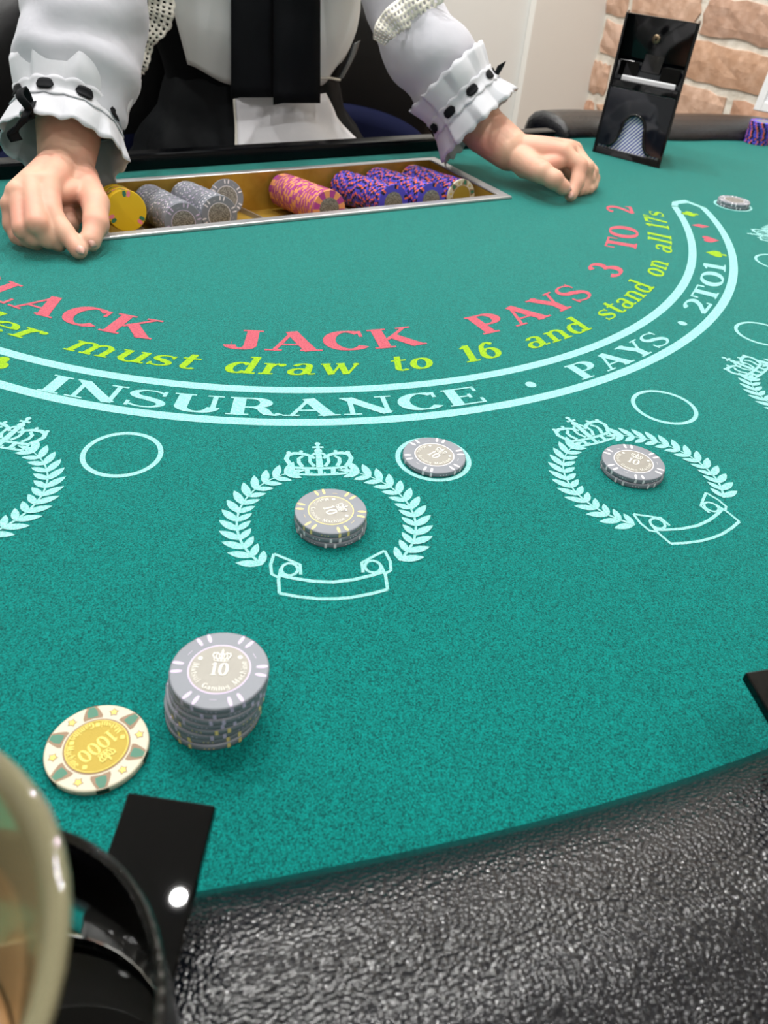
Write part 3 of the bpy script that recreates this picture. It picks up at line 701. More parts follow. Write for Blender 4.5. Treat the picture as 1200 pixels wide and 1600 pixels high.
chip('grey', flat(-.142, -.4385, 0, rd(-75)), 'single grey chip lying in the small ring beside the central crown', spot='s_whi', relief='r10')
for i, (x, y) in enumerate(((-.0300, -.5003), (-.0297, -.4995))):
    chip('grey', flat(x, y, i*CT, [.4, rd(-62)][i]), 'grey chip with white marks, %s of two inside the right laurel' % ['lower', 'upper'][i], 'chips in the right laurel', inlay=(i == 1), spot='s_whi', relief='r10' if i == 1 else None)
for i in range(2):
    chip('grey', flat(.5254, -.1052, i*CT, i*.7), 'grey chip, %s of two in the far ring past the suit symbols' % ['lower', 'upper'][i], 'chips in the far ring', inlay=(i == 1), spot='s_whi')
PO = ['lowest', 'second', 'third', 'fourth', 'fifth', 'sixth', 'seventh', 'eighth', 'ninth', 'top']
for i in range(10):
    chip('purple', flat(.8690+random.uniform(-.0006, .0006), .141+random.uniform(-.0006, .0006), i*CT, random.uniform(0, 6)), 'purple chip with orange marks, %s from the bottom of the far edge stack' % PO[i] if i < 9 else 'top purple chip of the stack on the far felt edge', 'far purple chip stack', inlay=(i == 9))
# rows standing in the tray: axis from back (y=.155) to front, chips' discs facing the player
def row_mtx(x, y, ztop, tilt, spin, lean=0):
    n = Vector((0, -math.cos(tilt), math.sin(tilt))); u = Vector((1, 0, 0)); v = n.cross(u)
    Rm = Matrix(((u.x, v.x, n.x, 0), (u.y, v.y, n.y, 0), (u.z, v.z, n.z, 0), (0, 0, 0, 1)))
    c = Vector((x, y, ztop-CR*math.cos(tilt)))
    return Matrix.Translation(c) @ Matrix.Rotation(lean, 4, 'Z') @ Rm @ Matrix.Rotation(spin, 4, 'Z')
def ordw(n):
    o = ['first', 'second', 'third', 'fourth', 'fifth', 'sixth', 'seventh', 'eighth', 'ninth', 'tenth', 'eleventh', 'twelfth', 'thirteenth', 'fourteenth', 'fifteenth', 'sixteenth', 'seventeenth', 'eighteenth', 'nineteenth']
    if n < 20: return o[n-1]
    t, u = divmod(n, 10)
    return ['twentieth', 'thirtieth', 'fortieth'][t-2] if u == 0 else ['twenty', 'thirty', 'forty'][t-2]+'-'+o[u-1]
def row(kind, x, yb, yf, zb, zf, nm, spot='s_lav', front=None, back=None, spots=None):
    tilt = math.atan2(zf-zb, yb-yf); L = math.hypot(yb-yf, zf-zb); n = int(L/CT)
    for i in range(n):
        t = i/(n-1); kd = kind; f = i == n-1
        if f and front: kd = front
        if i == 0 and back: kd = back
        lab = 'front chip of the %s in the tray, face showing' % nm if f else ('%s chip at the back end of the %s' % (kd, nm) if (i == 0 and back) else '%s chip, %s from the front of the %s in the tray' % (kd, ordw(n-i), nm))
        y = yb-(yb-yf)*i*CT/L; z = zb+(zf-zb)*i*CT/L
        chip(kd, row_mtx(x+random.uniform(-.0005, .0005), y, z+random.uniform(-.0005, .0003), tilt, rd(75) if f else random.uniform(0, 6.28)), lab, nm, inlay=f or (i == 0 and back is not None), spot=spot if not spots else random.choice(spots))
row('grey', -.1538, .158, .030, -.0005, .0180, 'left grey row', spots=['s_lav', 's_whi'])
row('grey', -.1115, .158, .040, .0008, .0185, 'second grey row', spots=['s_lav', 's_whi'])
chip('grey', row_mtx(-.0735, .126, .0080, .30, .4), 'lone grey chip leaning at the back of the tray beside the grey rows', spot='s_whi')
row('orange', .0132, .158, .0275, .0010, .0180, 'orange and magenta row')
row('purple', .0973, .158, .0305, -.0010, .0170, 'left purple row')
row('purple', .1455, .158, .0235, 0, .0182, 'middle purple row')
row('purple', .2000, .158, .0385, 0, .0137, 'right purple row', front='cream', back='orange')
row('yellow', -.2055, .098, .052, .020, .0275, 'short yellow row')

# ------------------------------------------------------------------ card shoe
SO = P(925, 237, 0); WV = (P(1030, 264, 0)-SO); SW = WV.length; WV.normalize(); DV = Vector((.76, .65, 0))
SH = empty('card_shoe', SO+WV*(SW/2)+DV*.08, 'black acrylic card shoe with striped cards in its finger slot', 'card shoe')
def SP(w_, d, z): return SO+WV*w_+DV*d+Vector((0, 0, z))
side = [(0, 0), (.004, .010), (.021, .0855), (.0335, .176), (.050, .178), (.088, .150), (.092, .130), (.092, 0)]
for w0 in (0, SW-.004):
    mb = MB(); n = len(side)
    mb.add([SP(w0, d, z) for d, z in side]+[SP(w0+.004, d, z) for d, z in side], [tuple(range(n)), tuple(range(2*n-1, n-1, -1))]+[(i, (i+1) % n, (i+1) % n+n, i+n) for i in range(n)])
    mb.build('side_wall', 'shoe', SH, bevel=.0012)
def shoe_slab(name, m, pts, t=.004, bevel=.001):   # pts: (w, d, z) polygon, thickened along the depth
    mb = MB(); n = len(pts)
    mb.add([SP(*p) for p in pts]+[SP(p[0], p[1]+t, p[2]) for p in pts], [tuple(range(n)), tuple(range(2*n-1, n-1, -1))]+[(i, (i+1) % n, (i+1) % n+n, i+n) for i in range(n)])
    return mb.build(name, m, SH, bevel=bevel)
fd = lambda z: .0045+(z-.012)*(.0165/.0735)      # slope of the front panel
# front panel with an arched finger slot
arch = [(SW/2-.034, .012), (SW/2-.028, .0145), (SW/2-.022, .022), (SW/2-.0185, .034)]+[(SW/2+.0175*math.cos(a), .040+.0175*math.sin(a)) for a in [rd(180-15*i) for i in range(1, 12)]]+[(SW/2+.0185, .034), (SW/2+.022, .022), (SW/2+.028, .0145), (SW/2+.034, .012)]
pan = [(.004, .012)]+arch+[(SW-.004, .012), (SW-.004, .0855), (.004, .0855)]
# split the panel in quads between the outline and the arch for clean faces
mb = MB(); ring_o = []
for x, z_ in arch:
    t = (x-arch[0][0])/(arch[-1][0]-arch[0][0]); ring_o.append((.004+(SW-.008)*t, .0855))
A_ = [SP(x, fd(z_), z_) for x, z_ in arch]; B_ = [SP(x, fd(z_), z_) for x, z_ in ring_o]
mb.grid([A_, B_]); mb.add([SP(.004, fd(.012), .012), A_[0], B_[0]], [(0, 1, 2)]); mb.add([SP(SW-.004, fd(.012), .012), A_[-1], B_[-1]], [(0, 1, 2)])
fp = mb.build('front_panel', 'shoe_panel', SH); fp.modifiers.new('s', 'SOLIDIFY').thickness = .003
mb = MB().tube([SP(x, fd(z_)-.0005, z_) for x, z_ in arch], .0022, 8); mb.build('slot_bead', 'shoe', fp, smooth=True)
# stack of cards seen in the slot: white face card with blue stripes
cards = MB(); cards.add([SP(.006, fd(.008)+.0055, .008), SP(SW-.006, fd(.008)+.0055, .008), SP(SW-.006, fd(.0825)+.0055, .0825), SP(.006, fd(.0825)+.0055, .0825), SP(.006, fd(.008)+.055, .008), SP(SW-.006, fd(.008)+.055, .008), SP(SW-.006, fd(.0825)+.055, .0825), SP(.006, fd(.0825)+.055, .0825)],
    [(0, 1, 2, 3), (4, 7, 6, 5), (0, 4, 5, 1), (3, 2, 6, 7), (0, 3, 7, 4), (1, 5, 6, 2)])
CS = cards.build('card_deck', 'paper', None); tag(CS, 'white and blue striped card deck standing inside the card shoe', 'playing cards')
mb = MB()
for k in range(-14, 24):
    a = .0054*k; p0 = []
    for z_, s in ((.009, 0), (.0815, .0725)): p0.append((a+s*.9, z_))
    q = []
    (xa, za), (xb, zb_) = p0
    def clipx(x): return min(max(x, .008), SW-.008)
    if clipx(xa) == clipx(xb): continue
    f0 = (clipx(xa)-xa)/(xb-xa); f1 = (clipx(xb)-xa)/(xb-xa)
    za2 = za+(zb_-za)*f0; zb2 = za+(zb_-za)*f1; xa2 = xa+(xb-xa)*f0; xb2 = xa+(xb-xa)*f1
    wv = .0013
    q = [SP(xa2-wv, fd(za2)+.0053, za2), SP(xa2+wv, fd(za2)+.0053, za2), SP(xb2+wv, fd(zb2)+.0053, zb2), SP(xb2-wv, fd(zb2)+.0053, zb2)]
    mb.add(q, [(0, 1, 2, 3)])
o = mb.build('printed_stripes', 'stripe', CS)
mb = MB(); mb.add([SP(a, d, z_) for z_ in (.084, .1015) for a, d in ((.016, .0325), (SW-.010, .0325), (SW-.010, .0365), (.016, .0365))], [(0, 1, 2, 3), (4, 5, 6, 7), (0, 1, 5, 4), (1, 2, 6, 5), (2, 3, 7, 6), (3, 0, 4, 7)])
mb.build('cut_card', 'paper', CS, bevel=.0015)['label'] = 'white cut card edge above the front panel'
shoe_slab('base_lip', 'shoe', [(.004, .0005, 0), (SW-.004, .0005, 0), (SW-.004, .004, .0085), (.004, .004, .0085)], .06)
MB().add([SP(a, d, z_) for z_ in (0, .004) for a, d in ((.004, .004), (SW-.004, .004), (SW-.004, .090), (.004, .090))], [(0, 1, 2, 3), (4, 5, 6, 7), (0, 1, 5, 4), (1, 2, 6, 5), (2, 3, 7, 6), (3, 0, 4, 7)]).build('base_plate', 'shoe', SH)
shoe_slab('back_wall', 'shoe', [(.004, .086, 0), (SW-.004, .086, 0), (SW-.004, .086, .145), (.004, .086, .145)])
# upper opening: cross bar, sloping glossy ledge, rear weight with screw
shoe_slab('cross_bar', 'shoe', [(.004, .0215, .086), (SW-.004, .0215, .086), (SW-.004, .0225, .096), (.004, .0225, .096)], .010)
MB().add([SP(.004, .0380, .095), SP(SW-.004, .0380, .095), SP(SW-.004, .060, .128), SP(.004, .060, .128), SP(.004, .0410, .091), SP(SW-.004, .0410, .091), SP(SW-.004, .063, .124), SP(.004, .063, .124)],
    [(0, 1, 2, 3), (4, 7, 6, 5), (0, 4, 5, 1), (3, 2, 6, 7), (0, 3, 7, 4), (1, 5, 6, 2)]).build('sloping_ledge', 'shoe_panel', SH)
wgt = shoe_slab('weight_plate', 'shoe', [(.004, .050, .122), (SW-.004, .050, .122), (SW-.004, .046, .175), (.004, .046, .175)], .006)
sc_ = SP(SW/2-.002, .0485, .149); Xs = Matrix.Translation(sc_) @ Matrix(((WV.x, 0, DV.x, 0), (WV.y, 0, DV.y, 0), (0, 1, 0, 0), (0, 0, 0, 1)))
mb = MB().lathe([(.0005, -.0028), (.0035, -.0028), (.0058, -.0018), (.0062, 0), (.0062, .002)], 24); mb.v = [Xs @ q for q in mb.v]; mb.build('round_screw', 'screw', wgt, smooth=True)
mb = MB().lathe([(.0004, -.0034), (.0018, -.0034), (.0018, -.002), (.0004, -.002)], 16); mb.v = [Xs @ q for q in mb.v]; mb.build('screw_centre', 'acrylic', wgt)
o = shoe_slab('dark_tab', 'shoe', [(SW/2-.014, .045, .108), (SW/2+.016, .045, .108), (SW/2+.018, .049, .130), (SW/2-.012, .049, .130)], .006)
for a, b in ((.008, SW/2-.016), (SW/2+.018, SW-.008)): shoe_slab('inner_plate', 'acrylic', [(a, .040, .100), (b, .040, .100), (b, .045, .118), (a, .045, .118)], .004)

# ------------------------------------------------------------------ white framed placard on the far rail
p0 = P(1178, 172, .026); px = Vector((.36, -.93, 0)); pz = Vector((.20, .08, .97)).normalized()
SG = empty('placard', p0, 'white framed placard leaning on the far rail at the right edge', 'sign')
def PL(a, b, c=0): return p0+px*a+pz*b+px.cross(pz)*c
def plate(name, m, a0, a1, b0, b1, c0, c1, par):
    MB().add([PL(a, b, c) for c in (c0, c1) for a, b in ((a0, b0), (a1, b0), (a1, b1), (a0, b1))], [(0, 1, 2, 3), (4, 5, 6, 7), (0, 1, 5, 4), (1, 2, 6, 5), (2, 3, 7, 6), (3, 0, 4, 7)]).build(name, m, par, bevel=.001)
plate('card_sheet', 'paper', .012, .188, .014, .266, .001, .004, SG)
for a0, a1, b0, b1 in ((0, .013, 0, .28), (.187, .2, 0, .28), (.013, .187, 0, .015), (.013, .187, .265, .28)): plate('frame_bar', 'trimw', a0, a1, b0, b1, -.003, .007, SG)

# ------------------------------------------------------------------ drink holders and the glass
def holder(A, B, E, label, zt=.040, disc=None):
    A = P(*A, zt); B = P(*B, zt); E = P(*E, zt); d = (E-B).normalized(); L = .125
    mid = (A+B)/2; h = empty('drink_holder', (mid.x, mid.y, zt-.005), label, 'drink holder', 'black drink holders on the rail')
    q = [A, B, B+d*L, A+d*L]
    MB().add([(p.x, p.y, z_) for z_ in (zt-.0045, zt) for p in q], [(3, 2, 1, 0), (4, 5, 6, 7), (0, 1, 5, 4), (1, 2, 6, 5), (2, 3, 7, 6), (3, 0, 4, 7)]).build('acrylic_tongue', 'acrylic', h, bevel=.0008)
    c = (A+B)/2+d*.060      # pad that rests on the rail
    MB().lathe([(.001, zt-.0135), (.012, zt-.0135), (.012, zt-.0045), (.001, zt-.0045)], 20, (c.x, c.y, 0)).build('rubber_pad', 'ribbon', h)
    return h
HL = holder((200, 1237), (337, 1258), (285, 1470), 'black acrylic drink holder over the rail beside the glass')
HR = holder((1164, 1050), (1290, 1030), (1350, 1115), 'black acrylic drink holder cut off by the right photo edge')
GC = Vector((-.4214, -.6810)); Zb = .0400
MB().lathe([(.001, Zb), (.0405, Zb), (.0425, Zb+.001), (.0425, Zb+.0045), (.0405, Zb+.0055), (.001, Zb+.0055)], 48, (GC.x, GC.y, 0)).build('round_base', 'acrylic', HL, smooth=False)
MB().lathe([(.0434, .100), (.0428, .1014), (.0416, .1014), (.0411, .100), (.0408, .060), (.0406, Zb+.0056), (.0430, Zb+.0056), (.0432, .060)], 64, (GC.x, GC.y, 0), closed=True).build('clear_cup_wall', 'clear', HL, smooth=True)
RGc = Vector((-.4320, -.6910)); z0 = Zb+.0062
outer = [(.0010, z0), (.0235, z0), (.0252, z0+.003), (.0252, z0+.050), (.0300, z0+.070), (.0365, z0+.092), (.0422, .156), (.0438, .1595)]
inner = [(.0430, .1610), (.0405, .1600), (.0388, .156), (.0335, z0+.092), (.0272, z0+.070), (.0224, z0+.050), (.0220, z0+.010), (.0010, z0+.008)]
GL = empty('latte_glass', (RGc.x, RGc.y, z0), 'tall clear glass with milky brown coffee at the lower left', 'glass')
MB().lathe(outer+inner, 64, (RGc.x, RGc.y, 0)).build('glass_wall', 'glass', GL, smooth=True)
lz = z0+.066
MB().lathe([(.0008, z0+.0081), (.02195, z0+.0102), (.02225, z0+.048), (.0259, lz), (.0250, lz-.0004), (.0006, lz-.0005)], 48, (RGc.x, RGc.y, 0)).build('coffee', 'latte', GL, smooth=False)

# ------------------------------------------------------------------ dealer
from mathutils import noise as mnoise
PER = empty('person', (.10, .47, -.30), 'seated dealer in white frilled blouse and black vest, hands on the felt', 'person')
def capsule(mb, p, r0, q, r1, n=22, k=6):
    p = Vector(p); q = Vector(q); t = q-p; L = t.length
    t = t/L if L > 1e-6 else Vector((0, 0, 1))
    a = t.cross(Vector((0, 0, 1))); a = a.normalized() if a.length > 1e-3 else Vector((1, 0, 0)); b = t.cross(a)
    rows = []
    for i in range(k+1):
        e = -PI/2+.02+(PI/2-.02)*i/k; rows.append((p+t*(r0*math.sin(e)), r0*math.cos(e)))
    for i in range(k+1):
        e = (PI/2-.02)*i/k; rows.append((q+t*(r1*math.sin(e)), r1*math.cos(e)))
    mb.grid([[c+a*(r*math.cos(2*PI*j/n))+b*(r*math.sin(2*PI*j/n)) for j in range(n)] for c, r in rows], True, cap=True)
skin = MB()
def chain(pts, rs):
    for i in range(len(pts)-1): capsule(skin, pts[i], rs[i], pts[i+1], rs[i+1])
def catmull(pts, n=8):
    pts = [Vector(p) for p in pts]; out = []
    for i in range(len(pts)-1):
        p0 = pts[max(i-1, 0)]; p1 = pts[i]; p2 = pts[i+1]; p3 = pts[min(i+2, len(pts)-1)]
        for k in range(n):
            t = k/n; out.append(.5*((2*p1)+(p2-p0)*t+(2*p0-5*p1+4*p2-p3)*t*t+(3*p1-p0-3*p2+p3)*t**3))
    return out+[pts[-1]]
# --- right hand (left in the picture)
RH = dict(w=P(104, 249, .049), i=[P(76, 287, .047), P(79, 333, .031), P(102, 365, .0185), P(123, 391, .0088)],
          m=[P(50, 289, .047), P(58, 350, .028), P(76, 374, .014), P(92, 381, .0090)],
          r=[P(30, 304, .041), P(36, 358, .022), P(46, 374, .011), P(57, 379, .0088)],
          p=[P(19, 321, .033), P(19, 352, .018), P(27, 370, .010), P(35, 375, .0082)],
          t=[P(128, 278, .036), P(149, 318, .030), P(150, 350, .0215), P(141, 377, .0125)])
LH = dict(w=P(797, 234, .040), i=[P(880, 239, .047), P(906, 260, .036), P(902, 286, .020), P(892, 305, .0085)],
          m=[P(889, 234, .044), P(917, 262, .0305), P(914, 284, .0145), P(905, 298, .0075)],
          r=[P(896, 236, .036), P(924, 269, .0220), P(921, 287, .0105), P(913, 297, .0070)],
          p=[P(899, 242, .027), P(928, 279, .0140), P(926, 290, .0080), P(921, 296, .0065)],
          t=[P(822, 258, .030), P(848, 270, .031), P(866, 281, .0265), P(880, 293, .0185)])
for Hd, sc in ((RH, 1.0), (LH, .98)):
    def finger(j, rs):      # joints a little thicker than the bones between them
        p = [j[0]]; r = [rs[0]]
        for a, b, ra, rb in zip(j, j[1:], rs, rs[1:]): p += [a.lerp(b, .5), b]; r += [(ra+rb)/2*.90, rb]
        chain(p, [x*sc for x in r])
    finger(Hd['i'], [.0124, .0110, .0096, .0080]); finger(Hd['m'], [.0122, .0104, .0088, .0074])
    finger(Hd['r'], [.0114, .0097, .0082, .0070]); finger(Hd['p'], [.0102, .0086, .0074, .0064])
    finger([Hd['w']]+Hd['t'], [.018, .0165, .0136, .0122, .0094])
    for k, r in (('i', .0155), ('m', .0155), ('r', .0145), ('p', .0125)): chain([Hd['w'], (Hd['w']+Hd[k][0])/2, Hd[k][0]], [.0195*sc, r*1.08*sc, .0125*sc if k != 'p' else .0105*sc])
    chain([Hd['i'][0], Hd['m'][0], Hd['r'][0], Hd['p'][0]], [.0122*sc, .0122*sc, .0112*sc, .0100*sc])
    low = (Hd['w']+Hd['i'][0]*.5+Hd['p'][0]*.5)/2; low.z -= .010; chain([low, (Hd['t'][0]+Hd['t'][1])/2], [.016, .013])
    chain([(Hd['t'][0]+Hd['t'][1])/2, Hd['i'][0].lerp(Hd['i'][1], .25)-Vector((0, 0, .004))], [.012, .0085])
    c_ = (Hd['m'][1]+Hd['r'][2])/2; c_.z -= .004; chain([low, (low+c_)/2, c_], [.015, .013, .010])
for q_ in (P(110, 336, .013), P(104, 350, .011)): chain([(RH['w']+RH['m'][0])/2-Vector((0, 0, .014)), q_], [.015, .0115])
for q_ in (P(884, 262, .022), P(893, 272, .016)): chain([(LH['w']+LH['m'][0])/2-Vector((0, 0, .010)), q_], [.013, .010])
RA = [RH['w'], PY(107, 215, .108), PY(108, 183, .125), PY(118, 120, .147), PY(130, 50, .172), PY(142, -40, .200), PY(152, -130, .232), Vector((-.10, .38, .365)), Vector((-.055, .445, .40))]
LA = [LH['w'], PY(757, 203, .098), PY(722, 160, .122), PY(684, 105, .150), PY(642, 40, .185), PY(612, -40, .225), PY(588, -130, .270), Vector((.285, .40, .375)), Vector((.255, .455, .40))]
for Hd, A in ((RH, RA), (LH, LA)): chain([A[1], A[0].lerp(Hd['t'][0], .5), Hd['t'][0].lerp(Hd['t'][1], .6)], [.024, .0175, .0140])
chain(RA, [.0270, .0300, .032, .034, .036, .038, .040, .042, .045]); chain(LA, [.0250, .0285, .031, .033, .035, .037, .039, .042, .045])
# wrists are broader than deep
for Hd, A in ((RH, RA), (LH, LA)):
    ax = (A[1]-A[0]).normalized(); sd = ax.cross(Vector((0, 0, 1))).normalized()
    for s in (-1, 1): chain([A[0]+sd*(.007*s), A[1]+sd*(.006*s)], [.0205, .024])
# torso, neck, head, legs (mostly under clothes)
chain([(.03, .475, .30), (.17, .475, .30)], [.085, .085]); chain([(.05, .475, .06), (.15, .475, .06)], [.075, .075]); chain([(.03, .48, -.18), (.17, .48, -.18)], [.095, .095])
chain([(.10, .475, -.18), (.10, .475, .06), (.10, .475, .30)], [.10, .09, .09]); chain([(-.04, .465, .385), (.10, .47, .405), (.24, .465, .385)], [.045, .05, .045])
chain([(.10, .47, .40), (.10, .455, .50)], [.050, .046]); chain([(.10, .445, .555), (.10, .455, .625)], [.066, .082]); chain([(.10, .415, .515), (.10, .42, .56)], [.036, .05])
chain([(.10, .362, .575), (.10, .378, .605)], [.011, .008])
for s in (-1, 1):
    chain([(.10+s*.080, .462, .575), (.10+s*.082, .465, .60)], [.012, .014])
    chain([(.10+s*.07, .45, -.20), (.10+s*.10, .14, -.24), (.10+s*.10, .16, -.66), (.10+s*.10, .06, -.722)], [.075, .056, .036, .026])
so = skin.build('body_src', 'skin', None, recalc=False)
rm = so.modifiers.new('r', 'REMESH'); rm.mode = 'VOXEL'; rm.voxel_size = .0016; rm.adaptivity = 0
sm_ = so.modifiers.new('s', 'SMOOTH'); sm_.factor = .5; sm_.iterations = 5
dg = bpy.context.evaluated_depsgraph_get(); ev = so.evaluated_get(dg)
bme = bpy.data.meshes.new_from_object(ev); bpy.data.objects.remove(so)
bme.transform(Matrix.Translation(-ORG[PER])); bme.polygons.foreach_set('use_smooth', [True]*len(bme.polygons))
BODY = bpy.data.objects.new('body', bme); COL.objects.link(BODY); BODY.parent = PER; ORG[BODY] = ORG[PER]
# nails
def nail(Hd, k, up, sz):
    a, b = Hd[k][2], Hd[k][3]; t = (b-a).normalized(); u = (Vector(up)-t*t.dot(Vector(up))).normalized(); s = t.cross(u)
    c = b+u*(.0058 if k != 't' else .0064)+t*.0015; rows = []
    for i in range(7):
        e = -1+2*i/6; rows.append([c+t*(sz*1.25*e)+s*(sz*.78*math.sqrt(max(0, 1-abs(e)**3))*x)+u*(.0016-.0022*x*x-.0016*e*e) for x in (-1, -.6, -.2, .2, .6, 1)])
    MB().grid(rows).build('fingernail', 'nail', BODY, smooth=True, solid=.0006)
nail(RH, 'i', (-.1, -.6, .8), .0056); nail(RH, 't', (.4, -.8, .5), .0062); nail(LH, 't', (-.2, -.7, .7), .0060); nail(LH, 'i', (-.6, -.6, .2), .0052)
# face and hair (above the picture)
for s in (-1, 1):
    MB().lathe([(.001, -.006), (.009, -.003), (.011, 0), (.009, .003), (.001, .006)], 14, (.10+s*.030, .379, .605)).build('eye', 'eye', BODY, smooth=True)
MB().lathe([(.001, -.005), (.014, -.002), (.018, 0), (.014, .002), (.001, .005)], 16, (.10, .390, .545)).build('mouth', 'lip', BODY, smooth=True)
hr = MB()
rows = []
for i in range(13):
    e = PI/2*(1-i/12*1.75); rows.append([(.10+.094*math.cos(e)*math.sin(a) if e > 0 else .10+.094*math.sin(a)*(1-.1*abs(e)), .466-(.094*math.cos(e)*math.cos(a) if e > 0 else .094*math.cos(a)), .632+(.092*math.sin(e) if e > 0 else .16*e)) for a in [rd(62+236*j/24) for j in range(25)]])
hr.grid(rows); hr.build('hair', 'hair', PER, smooth=True, solid=.012)

def frames(pts):
    out = []; ref = Vector((1, 0, 0))
    for i, p in enumerate(pts):
        t = (pts[min(i+1, len(pts)-1)]-pts[max(i-1, 0)]).normalized(); a = (ref-t*ref.dot(t)).normalized(); b = t.cross(a); ref = a; out.append((p, t, a, b))
    return out
def sleeve(A, rads, seed, name):
    pts = catmull(A, 10); n = 56; rows = []; N = len(pts); fr = frames(pts)
    for i, (p, t, a, b) in enumerate(fr):
        u = i/(N-1)*(len(rads)-1); k = min(int(u), len(rads)-2); r = rads[k]+(rads[k+1]-rads[k])*(u-k); row = []
        for j in range(n):
            f = 2*PI*j/n; d = a*math.cos(f)+b*math.sin(f); q = p+d*r
            w1 = mnoise.noise(Vector((q.x*16+seed, q.y*16, q.z*26)))*.007+mnoise.noise(Vector((q.x*40, q.y*40+seed, q.z*50)))*.0016
            w2 = .0014*math.sin(i*.62+1.6*math.sin(f+seed)+2*mnoise.noise(Vector((math.cos(f)+seed, math.sin(f), i*.1))))
            row.append(p+d*(r+w1+w2))
        rows.append(row)
    MB().grid(rows, True).build(name, 'blouse', PER, smooth=True, solid=.0012)
sleeve(RA[2:], [.047, .058, .057, .057, .060, .060, .058], 3.1, 'sleeve')
sleeve(LA[2:], [.044, .050, .047, .047, .052, .056, .056], 8.7, 'sleeve')
def cuff(C, ax, up, R, seed, nriv, bow, Lup=.036, Ldn=.034):
    """pleated cuff: frill - ribbon band - frill; ax points to the hand"""
    ax = ax.normalized(); e1 = (Vector(up)-ax*ax.dot(Vector(up))).normalized(); e2 = ax.cross(e1); rnd = random.Random(seed)
    n = 192; pl = 9
    ph = [rnd.uniform(-.25, .25) for _ in range(pl+1)]
    def pt(s, f, off=0):
        g = (f/(2*PI)*pl) % pl; k = int(g); w = g-k+ph[k]*math.sin(PI*(g-k))*.6
        saw = (w*1.25 if w < .8 else (1-w)*5)-.5              # box-pleat shape
        amp = .0012+(.010 if s > 0 else .0055)*min(1, abs(s)/.03)**1.2
        fl = (s/Ldn)*.010 if s > 0 else (-s/Lup)*.0085
        lo = mnoise.noise(Vector((math.cos(f)*1.3+seed, math.sin(f)*1.3, s*20)))*.006*min(1, abs(s)/.02)
        r = R+fl+amp*saw*.62+lo+off
        sag = Vector((0, 0, -1))*(.012*max(0, -math.cos(f))*max(0, s)/Ldn)
        return C+ax*s+e1*(r*math.cos(f))+e2*(r*math.sin(f))+sag
    rows = []
    for i in range(15):
        s = -Lup+(Lup+Ldn)*i/14
        edge = 0
        row = []
        for j in range(n):
            f = 2*PI*j/n; ss = s
            if i in (0, 14): ss = s+.0013*math.sin(f*pl*2+seed)
            row.append(pt(ss, f))
        rows.append(row)
    cf = MB().grid(rows, True).build('frilled_cuff', 'cotton', PER, smooth=True, solid=.0012)
    # scalloped lace band carrying the ribbon
    rows = []
    for i in range(7):
        v = -1+2*i/6; row = []
        for j in range(n):
            f = 2*PI*j/n; sc = .0075+.0022*abs(math.sin(f*nriv)); row.append(pt(v*sc, f, .0013-.0004*abs(v)+(.0006 if i in (0, 6) else 0)))
        rows.append(row)
    MB().grid(rows, True).build('lace_band', 'lace' if False else 'cotton', cf, smooth=True, solid=.0010)
    for k in range(nriv):
        f0 = 2*PI*(k+.5)/nriv; mb = MB(); rows = []
        for i in range(9):
            a = -1+2*i/8; hw = .0050*math.sqrt(max(0, 1-abs(a)**3.0))+.0002
            rows.append([pt(hw*b, f0+a*.165, .0034+.0010*(1-a*a)*(1-b*b)) for b in (-1, -.5, 0, .5, 1)])
        mb.grid(rows); mb.build('ribbon_loop', 'ribbon', cf, smooth=True, solid=.0006)
    return pt, cf
ptR, cfR = cuff(RA[2], RA[1]-RA[3], (0, -.6, 1), .0480, 2.3, 9, None)
ptL, cfL = cuff(LA[2], LA[1]-LA[3], (-.3, -.6, 1), .0475, 5.1, 9, None)
def ribbon(pts, wv, name, m, parent, th=.0012, wd=None):
    pts = [Vector(p) for p in pts]; q = catmull(pts, 6); rows = []; N = len(q)
    for i, p in enumerate(q):
        w_ = Vector(wv)*(1 if wd is None else wd[0]+(wd[1]-wd[0])*i/(N-1)); rows.append([p-w_/2, p-w_/6, p+w_/6, p+w_/2])
    return MB().grid(rows).build(name, m, parent, smooth=True, solid=th)
Yr = .082
ribbon([PY(50, 186, Yr), PY(44, 168, Yr-.012), PY(31, 150, Yr-.008), PY(36, 138, Yr), PY(46, 158, Yr+.004), PY(50, 182, Yr)], (.006, -.004, .003), 'cuff_bow', 'ribbon', cfR)
ribbon([PY(46, 178, Yr), PY(34, 192, Yr-.010), PY(20, 206, Yr-.010), PY(26, 220, Yr-.008)], (.011, .000, .002), 'cuff_bow_tail', 'ribbon', cfR)
ribbon([PY(50, 160, Yr), PY(40, 180, Yr-.014), PY(30, 196, Yr-.012), PY(18, 210, Yr-.01)], (.008, 0, .002), 'cuff_bow_tail', 'ribbon', cfR)
Yl = .112
ribbon([PY(763, 140, Yl), PY(772, 122, Yl-.006), PY(781, 106, Yl-.010), PY(784, 99, Yl-.010)], (.0110, 0, .0050), 'cuff_bow_tail', 'ribbon', cfL)

